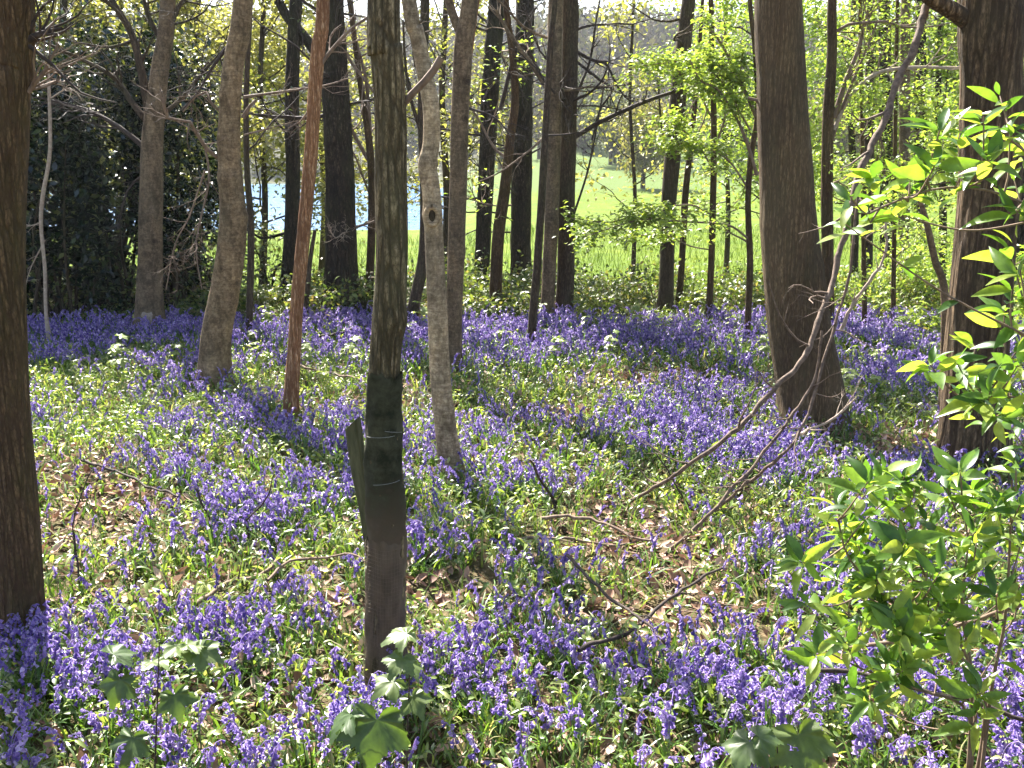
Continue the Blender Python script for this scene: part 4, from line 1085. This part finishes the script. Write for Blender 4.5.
stick('bare_stem', 'thick dark snag curving up from the shadowed bluebells in the middle', [(566, 535), (556, 505), (544, 482), (530, 460)], 5, 2, 'bark_dark', tw=4, tl=.22, seed=18, Ys=[None, 6.5, 6.5, 6.45])
stick('bare_stem', 'dark slanting shoot at the very bottom, right of the netted trunk', [(600, 775), (612, 735), (625, 700)], 3.6, 1.6, 'twig_dark', tw=2, tl=.12, seed=19, Ys=[None, 4.0, 4.0])
stick('bare_stem', 'slim slanting brown shoot crossing the right sticks, by the long dead branch', [(708, 528), (680, 490), (655, 452)], 2.2, 1.2, 'twig_dark', tw=2, tl=.3, seed=20, Ys=[None, 6.4, 6.5])
stick('bramble_branch', 'dark arching bramble cane low under the large-leaved shrub', [(818, 672), (850, 674), (890, 680), (950, 698), (1030, 722)], 4.5, 4.5, 'twig_dark', tw=5, tl=.3, seed=21, Ys=[3.5, 3.5, 3.4, 3.3, 3.2])
stick('bramble_branch', 'brown cane above the dark arching one under the large-leaved shrub', [(800, 645), (850, 646), (905, 640), (960, 628), (1030, 600)], 3.5, 4, 'twig', tw=5, tl=.3, seed=22, Ys=[3.5, 3.5, 3.4, 3.3, 3.2])
stick('bare_stem', 'dark shoot leaning left among the bluebells at the bottom left', [(80, 700), (108, 640), (138, 596)], 2.8, 1.4, 'twig_dark', tw=3, tl=.2, seed=23, Ys=[None, 4.6, 4.7])
stick('bare_stem', 'dark shoot running slanted at the bottom, left of the netted trunk', [(345, 772), (312, 738), (255, 704), (228, 690)], 3.2, 1.4, 'twig_dark', tw=3, tl=.2, seed=24, Ys=[None, 4.05, 4.1, 4.2])

# --- sycamore and other seedlings
def seedling_plant(name, label, px, py, hgt_px, leaves, seed, mt='sycamore', group=None, Yo=None):
    """upright stem with long-stalked lobed leaves; each leaf (px, py, size in px, heading, tilt)"""
    rng = np.random.default_rng(seed)
    g = onground(px, py) if Yo is None else at(px, py, Yo)
    if Yo is not None: g[2] = float(H(g[0], g[1]))
    root = thing(name, label, 'seedling', g, group)
    top = at(px + rng.uniform(-6, 6), py - hgt_px, g[1])
    S = smooth_path(np.array([g - [0, 0, .03], g * .6 + top * .4 + rng.normal(0, .008, 3), top]), .04)
    mb = MB(); tube(mb, S, np.linspace(.0045, .0022, len(S)), 6)
    part('stem', mb, M['twig_dark'], root)
    for (lx, ly, sz, yaw, til) in leaves:
        e = at(lx, ly, g[1] + rng.uniform(-.10, .04))
        ln = sz * depth(e) / FPX
        b = S[int(np.argmin(np.linalg.norm(S - (e - [0, 0, .05]), axis=1)))]
        V, T = PALM
        R_ = rotm(np.array([yaw]), np.array([til]), np.array([rng.normal(0, .25)]))
        e0 = e - R_[0] @ np.array([.45 * ln, 0, 0])
        mb = MB(); tube(mb, smooth_path(np.array([b, (b + e0) / 2 + [0, 0, .012], e0, e0 + R_[0] @ np.array([.2 * ln, 0, .02 * ln])]), .03), np.full(len(smooth_path(np.array([b, (b + e0) / 2 + [0, 0, .012], e0, e0 + R_[0] @ np.array([.2 * ln, 0, .02 * ln])]), .03)), .0012), 4)
        inst(mb, V, None, e0[None], R_, ln, T)
        part('leaf', mb, M[mt], root)
    return root
A_ = -PI / 2
seedling_plant('sycamore_seedling', 'sycamore seedling with drooping lobed leaves at the bottom left', 154, 820, 178,
               [(122, 652, 36, A_ + 2.4, .15), (182, 650, 38, A_ + .9, .12), (116, 690, 38, A_ - .5, .95), (176, 704, 36, A_ + .5, .8), (128, 748, 40, A_ - .3, .7), (208, 654, 34, A_ + 1.4, .3), (158, 662, 34, A_ + 1.0, -.2), (196, 644, 32, A_ + 1.9, .1)], 41, Yo=3.35)
seedling_plant('sycamore_seedling', 'sycamore seedling with one broad dark leaf in front of the netted trunk', 408, 830, 190,
               [(374, 738, 68, A_ - .15, .85), (398, 636, 36, A_ - 1.3, .08), (398, 664, 34, A_ - .5, .3), (342, 722, 42, A_ - .9, .5), (416, 704, 32, A_ + .6, .5), (386, 686, 36, A_ - 1.0, .25), (412, 668, 30, A_ + .7, .3)], 42, Yo=3.3)
seedling_plant('sycamore_seedling', 'sycamore seedling with two wide leaves at the bottom edge under the shrub', 775, 850, 110,
               [(804, 752, 64, A_ + .25, .75), (744, 752, 48, A_ - .7, .5), (768, 738, 36, A_ + 1.6, .1)], 43, Yo=3.2)
seedling_plant('sycamore_seedling', 'yellow-green seedling beside the bent fallen stick', 205, 600, 22, [(204, 588, 24, A_, .4), (214, 596, 20, A_ + .9, .4), (193, 596, 20, A_ - .9, .4)], 44, mt='fresh')
# pale seedlings standing through the bluebells further back
G_S = 'pale seedlings standing among the far bluebells'
rs = np.random.default_rng(45)
V, T = PALM
pro = []
for k in range(4):
    hs = .28 + .09 * k
    ms = MB(); tube(ms, [(0, 0, -.03), (.01, 0, hs * .6), (0, .01, hs)], [.004, .003, .002], 4)
    ml = MB(); nl = 6 + k
    aa = rs.uniform(0, 6.28, nl); zz = hs * rs.uniform(.5, 1.02, nl)
    inst(ml, V, None, np.stack([.03 * np.cos(aa), .03 * np.sin(aa), zz], -1), rotm(aa, rs.normal(.15, .2, nl), rs.normal(0, .2, nl)), rs.uniform(.10, .15, nl), T)
    pro.append((ms.mesh('seedling_stem', [M['twig']]), ml.mesh('seedling_leaves', [M['seedling']])))
spots = [(258, 352), (262, 372), (266, 335), (303, 385), (318, 398), (436, 350), (438, 372), (420, 345), (500, 352), (545, 330), (556, 320), (560, 300), (520, 352), (590, 345), (640, 340), (662, 352), (655, 330), (700, 352),
         (730, 340), (762, 372), (850, 395), (878, 372), (900, 345), (880, 330), (868, 400), (846, 412), (560, 372), (610, 366), (470, 345), (590, 320), (700, 320), (920, 340), (936, 362), (350, 372), (180, 372), (120, 392), (236, 348), (405, 352)]
proto = {}
def near_what(px):
    for lim, s in ((200, 'left of the bowed tan trunk'), (285, 'between the bowed tan trunk and the stripped reddish one'), (376, 'right of the stripped reddish trunk'), (448, 'by the slender pale trunk'), (535, 'between the forked grey trunk and the thin black stem'),
                   (610, 'by the twin grey stems'), (690, 'below the dark meadow trunk'), (790, 'left of the large fine-fissured trunk'), (2000, 'between the two big trunks on the right')):
        if px < lim: return s
for q, (px, py) in enumerate(spots):
    k = q % 4
    g = onground(px, py)
    if k not in proto:
        r = thing('tree_seedling', 'x', 'seedling', g, G_S); link('stem', pro[k][0], r); link('foliage', pro[k][1], r); proto[k] = r
    else: r = copy_tree(proto[k])
    r.location = [float(c) for c in g]; r.rotation_euler = (0, 0, float(rs.uniform(0, 6.28))); s = float(rs.uniform(.75, 1.15)); r.scale = (s, s, s)
    r['label'] = 'pale green seedling among the bluebells ' + near_what(px)

# --- brambles along the wood's edge
G_R = 'brambles along the wood edge'
def bush(name, label, c, rx, ry, h, n, size, mname, seed, group=None, clumps=14, cat='shrub', stems=10, shape=FOLD, stemmat='twig', mname2=None, share2=.0, tight=.22, zlo=.08):
    rng = np.random.default_rng(seed)
    c = np.array([c[0], c[1], float(H(c[0], c[1]))])
    root = thing(name, label, cat, c, group)
    u = rng.normal(0, 1, (clumps, 3)); u /= np.linalg.norm(u, axis=1)[:, None]
    cc = c + np.array([0, 0, h * .5]) + u * rng.uniform(.2, .95, clumps)[:, None] ** .5 * np.array([rx, ry, h * .5])
    p = cc[rng.integers(0, clumps, n)] + rng.normal(0, 1, (n, 3)) * np.array([rx, ry, h * .55]) * tight
    p[:, 2] = np.maximum(p[:, 2], H(p[:, 0], p[:, 1]) + zlo * rng.random(n))
    mb = MB()
    for q in range(stems):
        e = cc[q % clumps]
        b = c + np.array([rng.normal(0, rx * .18), rng.normal(0, ry * .18), -.05])
        S = smooth_path(np.array([b, (b + e) / 2 + rng.normal(0, .12, 3) * h * .4 + [0, 0, .1], e + rng.normal(0, .05, 3)]), .15)
        tube(mb, S, np.linspace(.006 + .006 * h, .003, len(S)), 5)
    part('stems', mb, M[stemmat], root)
    mb = MB()
    k = rng.random(n) < share2
    scatter_leaves(mb, p[~k], rng, size, shape, .6)
    if k.any(): scatter_leaves(mb, p[k], rng, size, shape, .6, m=1)
    part('foliage', mb, [M[mname], M[mname2 or mname]], root)
    return root
rs = np.random.default_rng(46)
proto = []
bx = np.linspace(-12.5, 12.5, 26)
edge_names = ((-7, 'beside the holly'), (-3.4, 'between the holly and the bowed tan trunk'), (-1.6, 'behind the stripped reddish trunk'), (0.2, 'behind the slender pale trunk'), (2.2, 'beyond the twin grey stems'), (4.2, 'beside the dark meadow trunk'), (7.5, 'behind the large fine-fissured trunk'), (99, 'behind the thick cracked trunk'))
for q, X_ in enumerate(bx):
    Y_ = 15.0 + rs.uniform(-.2, .8) + (1.3 if q % 2 else 0)
    lab = 'tangled green bramble at the meadow edge ' + next(s for lim, s in edge_names if X_ < lim)
    if q < 4:
        r = bush('bramble_bush', lab, (X_, Y_), 1.0 + .1 * q, .7, .62 + .10 * q, 1900, .085, 'bramble', 460 + q, G_R, 16, stems=14, tight=.25)
        proto.append(r)
    else:
        r = copy_tree(proto[q % 4]); r.location = (X_, Y_, float(H(X_, Y_))); r.rotation_euler = (0, 0, float(rs.uniform(0, 6.28))); s = float(rs.uniform(.8, 1.15)); r.scale = (s, s, s * .95)
    r['label'] = lab
# a second, greener thicket of low shrubs at the right
for q, (px, Yd, rx, h, lab) in enumerate(((870, 14.6, .8, .8, 'low leafy shrub right behind the large fine-fissured trunk'), (915, 15.2, .9, 1.1, 'low leafy shrub midway between the two big right trunks'),
                                          (945, 12.6, .5, .5, 'small leafy shrub left of the thick cracked trunk'), (1015, 13.5, 1.0, 1.2, 'leafy shrub right behind the thick cracked trunk'), (770, 15.6, .9, .9, 'low leafy shrub left behind the large fine-fissured trunk'))):
    g = at(px, 300, Yd)
    bush('leafy_shrub', lab, (g[0], Yd), rx, .6, h, 1500, .075, 'fresh' if q % 2 else 'bramble', 490 + q, 'low shrubs of the right thicket', 16, stems=10, tight=.26, mname2='fresh', share2=.4)

# --- dark holly on the left
for q, (px, Yd, rx, h, n, lab) in enumerate(((58, 14.4, .95, 4.3, 15000, 'dark glossy holly nearest the trunk by the left edge'), (112, 15.4, 1.0, 4.9, 15000, 'dark glossy holly left behind the grey forked trunk'),
                                             (180, 15.6, .85, 4.6, 14000, 'dark glossy holly between the grey forked trunk and the bowed tan trunk'), (-20, 15.0, 1.1, 5.0, 14000, 'dark glossy holly behind the trunk at the left edge'))):
    g = at(px, 300, Yd)
    bush('holly_bush', lab, (g[0], Yd), rx, .9, h, int(n * .62), .115, 'holly', 520 + q, 'dark hollies on the left', 44, stems=22, shape=FOLD, stemmat='bark_dark', mname2='hollylite', share2=.2, tight=.14)

# --- the large-leaved shrub in front, at the right
def rosette(mb, c, d, rng, n, size, m=0):
    d = d / np.linalg.norm(d)
    s = np.cross(d, [0, 0, 1.]); s /= np.linalg.norm(s) + 1e-6; t = np.cross(s, d)
    V, Q = LANCE
    for k in range(n):
        a = k * 2.4 + rng.normal(0, .3); f = k / n
        op = rng.uniform(.7, 1.35) * (1.15 - .45 * f)      # outer leaves spread, inner ones stand up
        e = d * math.cos(op) + (s * math.cos(a) + t * math.sin(a)) * math.sin(op)
        e /= np.linalg.norm(e)
        nrm = d - e * d.dot(e); nrm /= np.linalg.norm(nrm) + 1e-6
        nrm = nrm + rng.normal(0, .6, 3); nrm -= e * nrm.dot(e); nrm /= np.linalg.norm(nrm)
        sd = np.cross(nrm, e)
        Rm = np.stack([e, sd, nrm], 1)[None]
        L = size * rng.uniform(.45, 1.15) * (1.1 - .3 * f)
        base = c + e * .012 - d * .11 * (1 - f) * rng.uniform(.1, 1)
        W = V.copy(); W[:, 1] *= rng.uniform(.8, 1.35); W[:, 2] *= rng.uniform(.1, 2.2); W[:, 1] += .10 * rng.normal() * W[:, 0] ** 2
        inst(mb, W, Q, base[None], Rm, L, m=m)

def leafy_shrub(name, label, base, stems, tips, seed, size=.104, nleaf=(7, 12)):
    rng = np.random.default_rng(seed)
    g = np.array([base[0], base[1], float(H(base[0], base[1]))])
    root = thing(name, label, 'shrub', g)
    allp = []
    for pts in stems:
        P = np.array([g + rng.normal(0, .03, 3) * [1, 1, 0] - [0, 0, .05]] + [at(px, py, Y_) for px, py, Y_ in pts])
        S = smooth_path(P, .05); allp.append(S)
        mb = MB(); tube(mb, S, np.linspace(.0095, .003, len(S)), 7)
        part('stem', mb, M['twig'], root)
    A = np.concatenate(allp)
    for (px, py, Y_) in tips:
        c = at(px, py, Y_)
        dist = np.linalg.norm(A - (c - [0, 0, .12]), axis=1)
        b = A[int(np.argmin(dist + np.where(A[:, 2] > c[2] + .02, .4, 0)))]
        mid = (b + c) / 2 + np.array([0, 0, -.03]) + rng.normal(0, .012, 3)
        S = smooth_path(np.array([b, mid, c]), .03)
        mb = MB(); tube(mb, S, np.linspace(.0038, .002, len(S)), 5)
        tw = part('twig', mb, M['twig'], root)
        d = S[-1] - S[-2]; d = d / (np.linalg.norm(d) + 1e-6) + np.array([-.15, -.1, .55])
        mb = MB(); rosette(mb, c, d, rng, int(rng.integers(*nleaf)), size)
        # a few single leaves lower on the twig
        V, Q = LANCE
        k = 3
        pos = S[rng.integers(len(S) // 3, len(S), k)]
        inst(mb, V, Q, pos, rotm(rng.uniform(0, 6.28, k), rng.uniform(-.6, .5, k), rng.normal(0, .5, k)), size * rng.uniform(.7, 1.05, k))
        part('foliage', mb, M['laurel'], tw)
    return root
yv = lambda k, a=2.75, b=3.25: a + (b - a) * ((k * .618) % 1)
low = [(868, 482), (838, 506), (884, 560), (905, 476), (947, 488), (976, 532), (928, 522), (1002, 504), (1014, 545), (832, 578), (806, 604), (846, 640), (868, 598), (940, 572), (962, 600), (996, 596), (1006, 640),
       (816, 655), (894, 620), (926, 652), (1016, 462), (984, 562), (858, 545), (800, 562), (908, 545), (1018, 590), (966, 640), (880, 470), (960, 470), (850, 600), (915, 600), (1020, 505)]
rs = np.random.default_rng(70)
low += [(float(a), float(b)) for a, b in zip(rs.uniform(845, 1030, 34), rs.uniform(470, 715, 34))]
low = [(a, b, yv(k)) for k, (a, b) in enumerate(low)]
g1 = at(985, 700, 3.0)
leafy_shrub('laurel_shrub', 'large-leaved bright green shrub filling the lower right corner', (g1[0], 3.0),
            [[(972, 690, 3.0), (962, 610, 3.0), (968, 540, 3.0), (960, 500, 3.05)], [(985, 700, 3.0), (940, 640, 2.95), (890, 600, 2.95), (850, 560, 3.0), (838, 520, 3.0)],
             [(990, 700, 3.0), (1005, 620, 2.95), (1010, 540, 2.95), (1012, 480, 2.95)], [(970, 720, 3.0), (920, 690, 3.0), (860, 668, 3.05), (825, 650, 3.1)], [(975, 690, 3.1), (935, 600, 3.15), (910, 540, 3.2), (890, 500, 3.2)]], low, 71)
g2 = at(1130, 700, 2.9)
hi = [(850, 196), (872, 178), (842, 222), (890, 212), (866, 214), (935, 165), (958, 138), (984, 116), (1000, 96), (1010, 132), (990, 160), (1014, 178), (960, 178), (1020, 210), (910, 180), (1012, 290), (1022, 330), (956, 362), (990, 392), (1008, 378), (1016, 352), (975, 345), (1022, 410), (940, 130), (1024, 150)]
hi += [(1010, 250), (1020, 270), (1004, 310), (1018, 365), (1012, 430), (975, 385), (1000, 415), (965, 405), (930, 365)]
hi = [(a, b, yv(k, 2.6, 3.0)) for k, (a, b) in enumerate(hi)]
leafy_shrub('laurel_shrub', 'taller large-leaved shrub reaching in from the right edge across the thick cracked trunk', (g2[0], 2.9),
            [[(1115, 560, 2.85), (1080, 330, 2.8), (1040, 220, 2.8), (985, 190, 2.8), (930, 190, 2.8), (880, 208, 2.8)], [(1110, 560, 2.85), (1085, 300, 2.75), (1050, 180, 2.75), (1010, 140, 2.75)],
             [(1105, 580, 2.9), (1070, 450, 2.85), (1030, 400, 2.85), (985, 398, 2.85)], [(1100, 560, 2.8), (1060, 400, 2.75), (1035, 340, 2.7)]], hi, 72, .104, (5, 9))
# ------------------------------------------------------------------ far away
rng = np.random.default_rng(500)
# the wooded hillside beyond the lake reads as one mass
mb = MB()
n = 1750
yy = 118 + 300 * rng.random(n); xx = rng.uniform(-1, 1, n) * (yy * .75 + 30)
keep = ((xx < -.03 * yy) & (yy > 170)) | ((xx >= -.03 * yy) & (yy > 122 + 6 * np.sin(xx * .2)))
xx, yy = xx[keep], yy[keep]
zz = H(xx, yy); hh = rng.uniform(8, 15, len(xx)) * (.55 + .45 * sstep(120, 220, yy)); ww = hh * rng.uniform(.28, .42, len(xx))
for x, y, z, h, w in zip(xx, yy, zz, hh, ww):
    k = 110 if y > 190 else 330
    u = rng.normal(0, 1, (k, 3)); u /= np.linalg.norm(u, axis=1)[:, None]
    rr = rng.uniform(.45, 1, k) ** .6
    p = np.array([x, y, z + h * .58]) + u * rr[:, None] * np.array([w, w, h * .46]) * (1 + .25 * np.sin(u[:, :1] * 5 + x))
    scatter_leaves(mb, p, rng, 1.25 + .003 * y if y > 190 else .75, RHOMB, 1.0)
    tube(mb, [(x, y, z - .3), (x, y, z + h * .6)], [.28, .12], 4)
o = link('far_woodland', mb.mesh('far_woodland', [M['far_leaf']]))
tag(o, 'hazy brown and green woodland covering the far hillside', 'woodland', None, 'stuff')

def round_tree(px, Yd, hgt, wid, mname, n, label, seed, base=None, q=.34):
    rng = np.random.default_rng(seed)
    g = at(px, 180, Yd); g[2] = H(g[0], g[1])
    root = thing('field_tree', label, 'tree', g, 'trees standing beyond the meadow')
    tb = [(np.array([g - [0, 0, .2], g + [0, 0, hgt * .3], g + [.2, 0, hgt * .75]]), np.array([.028, .02, .008]) * hgt)]
    mb = tubes_mb(tb); part('trunk', mb, M['bark_dark'], root)
    tubes = []
    for k in range(16):
        a = rng.uniform(0, 6.28); f = rng.uniform(.2, .75)
        grow(g + np.array([0, 0, hgt * f]), (math.cos(a), math.sin(a), rng.uniform(.1, .9)), wid * .55 * (1.1 - .5 * abs(f - .4)), .006 * hgt, rng, 1, 0, .2, 6, 4, tubes)
    part('branch', tubes_mb(tubes), M['bark_dark'], root)
    cl = 34
    u = rng.normal(0, 1, (cl, 3)); u /= np.linalg.norm(u, axis=1)[:, None]
    cc = g + np.array([0, 0, hgt * .55]) + u * rng.uniform(.3, .85, cl)[:, None] * np.array([wid / 2, wid / 2, hgt * .45])
    p = cc[rng.integers(0, cl, n)] + rng.normal(0, 1, (n, 3)) * wid * .095
    mb = MB(); scatter_leaves(mb, p, rng, q, FOLD, .8)
    part('crown', mb, M[mname], root)

for k, (px, Yd, h, w, mn, n, lab) in enumerate([
        (643, 88, 8.5, 6.5, 'yellow_leaf', 3200, 'rounded yellow-green tree in the meadow, left of the dark trunk with pale sprays'),
        (610, 125, 10, 9, 'field_leaf', 2200, 'grey-green tree behind the rounded yellow-green tree'),
        (690, 120, 12, 10, 'field_leaf', 2600, 'tall soft green tree right of the rounded yellow-green tree'),
        (740, 105, 11, 10, 'field_leaf', 2600, 'broad green tree beyond the meadow behind the thin saplings'),
        (840, 95, 10, 10, 'yellow_leaf', 2600, 'broad yellow-green tree beyond the meadow right of the large trunk'),
        (930, 100, 11, 11, 'field_leaf', 2600, 'broad green tree beyond the meadow beside the thick cracked trunk'),
        (575, 150, 11, 9, 'field_leaf', 2200, 'far green tree showing right beside the twin grey stems'),
        (500, 172, 12, 10, 'field_leaf', 2200, 'far green tree seen between the crooked trunk and the dark ivied one'),
        (395, 172, 11, 9, 'yellow_leaf', 2200, 'pale tree on the far shore beside the netted trunk'),
        (265, 172, 11, 9, 'yellow_leaf', 2400, 'pale tree on the far shore right of the bowed tan trunk'),
        (180, 172, 12, 10, 'field_leaf', 2400, 'green tree on the far shore left of the bowed tan trunk'),
        (1010, 90, 10, 10, 'field_leaf', 2400, 'broad green tree beyond the meadow at the right edge')]):
    round_tree(px, Yd, h, w, mn, int(n * 2), lab, 600 + k)

# a fence post in the meadow
g = at(625, 275, 34); g[2] = H(g[0], g[1])
p_ = thing('fence_post', 'short dark post standing alone in the bright meadow', 'post', g)
mb = MB(); tube(mb, [g - [0, 0, .2], g + [0, 0, .35], g + [.01, 0, .72]], [.06, .055, .05], 8, None, True); part('shaft', mb, M['twig_dark'], p_)

# grass standing in the meadow's near edge
mb = MB(); n = 26000
y = rng.uniform(16.5, 46, n) ; x = rng.uniform(-1, 1, n) * (y * .62 + 2)
z = H(x, y); ok = z > -2.6; x, y, z = x[ok], y[ok], z[ok]; n = len(x)
V, Q = STRAP
Vs = V * np.array([1, .05, 1]); Vs[:, 0] += .35 * Vs[:, 2] ** 2
inst(mb, Vs, Q, np.stack([x, y, z - .01], -1), rotm(rng.uniform(0, 6.28, n), rng.normal(0, .2, n), rng.normal(0, .2, n)), rng.uniform(.12, .34, n) * (1 + (y - 16) * .015))
o = link('meadow_grass', mb.mesh('meadow_grass', [M['meadow']])); tag(o, 'bright green grass of the meadow beyond the wood', 'grass', None, 'stuff')

# ------------------------------------------------------------------ sky, sun, air
SUN_AZ, SUN_EL = rad(-24), rad(46)      # to the left of the view and in front: the wood is seen against the light
w = bpy.data.worlds.new('World'); SC.world = w; w.use_nodes = True
nt = w.node_tree; nt.nodes.clear()
out = nt.nodes.new('ShaderNodeOutputWorld'); bg = nt.nodes.new('ShaderNodeBackground')
sky = nt.nodes.new('ShaderNodeTexSky'); sky.sky_type = 'NISHITA'; sky.sun_disc = False
sky.sun_elevation = SUN_EL; sky.sun_rotation = SUN_AZ
sky.air_density = 1.0; sky.dust_density = 2.0; sky.ozone_density = 1.0
bg.inputs['Strength'].default_value = .066
nt.links.new(sky.outputs[0], bg.inputs['Color']); nt.links.new(bg.outputs[0], out.inputs['Surface'])
sd = bpy.data.lights.new('sun', 'SUN'); sd.energy = 5.0; sd.angle = rad(.53); sd.color = (1, .95, .86)
so = bpy.data.objects.new('sun', sd); COL.objects.link(so)
dvec = Vector((math.sin(SUN_AZ) * math.cos(SUN_EL), math.cos(SUN_AZ) * math.cos(SUN_EL), math.sin(SUN_EL)))
so.rotation_euler = dvec.to_track_quat('Z', 'Y').to_euler(); so.location = (-20, 40, 60)

HAZE = 0.0003
if HAZE:
    m, nt, out = mat('haze_air')
    pv = nt.nodes.new('ShaderNodeVolumePrincipled')
    pv.inputs['Color'].default_value = (.86, .91, 1, 1); pv.inputs['Density'].default_value = HAZE; pv.inputs['Anisotropy'].default_value = .2
    nt.links.new(pv.outputs[0], out.inputs['Volume'])
    x0, x1, y0, y1, z0, z1 = -440, 440, -60, 660, -8, 75
    V = [(x, y, z) for x in (x0, x1) for y in (y0, y1) for z in (z0, z1)]
    Qd = [(0, 1, 3, 2), (4, 6, 7, 5), (0, 4, 5, 1), (2, 3, 7, 6), (0, 2, 6, 4), (1, 5, 7, 3)]
    o = link('haze', MB().add(V, Qd).mesh('haze', [m], (0, 0, 0), False)); tag(o, 'thin pale haze in the air', 'haze', None, 'stuff')

SC.render.engine = 'CYCLES'
c = SC.cycles
c.max_bounces = 4; c.diffuse_bounces = 2; c.glossy_bounces = 2; c.transmission_bounces = 3; c.adaptive_threshold = .02; c.transparent_max_bounces = 4; c.volume_bounces = 0
c.use_denoising = True
c.sample_clamp_indirect = 6
SC.view_settings.view_transform = 'Standard'; SC.view_settings.look = 'None'; SC.view_settings.gamma = 1.0
SC.view_settings.exposure = 2.4
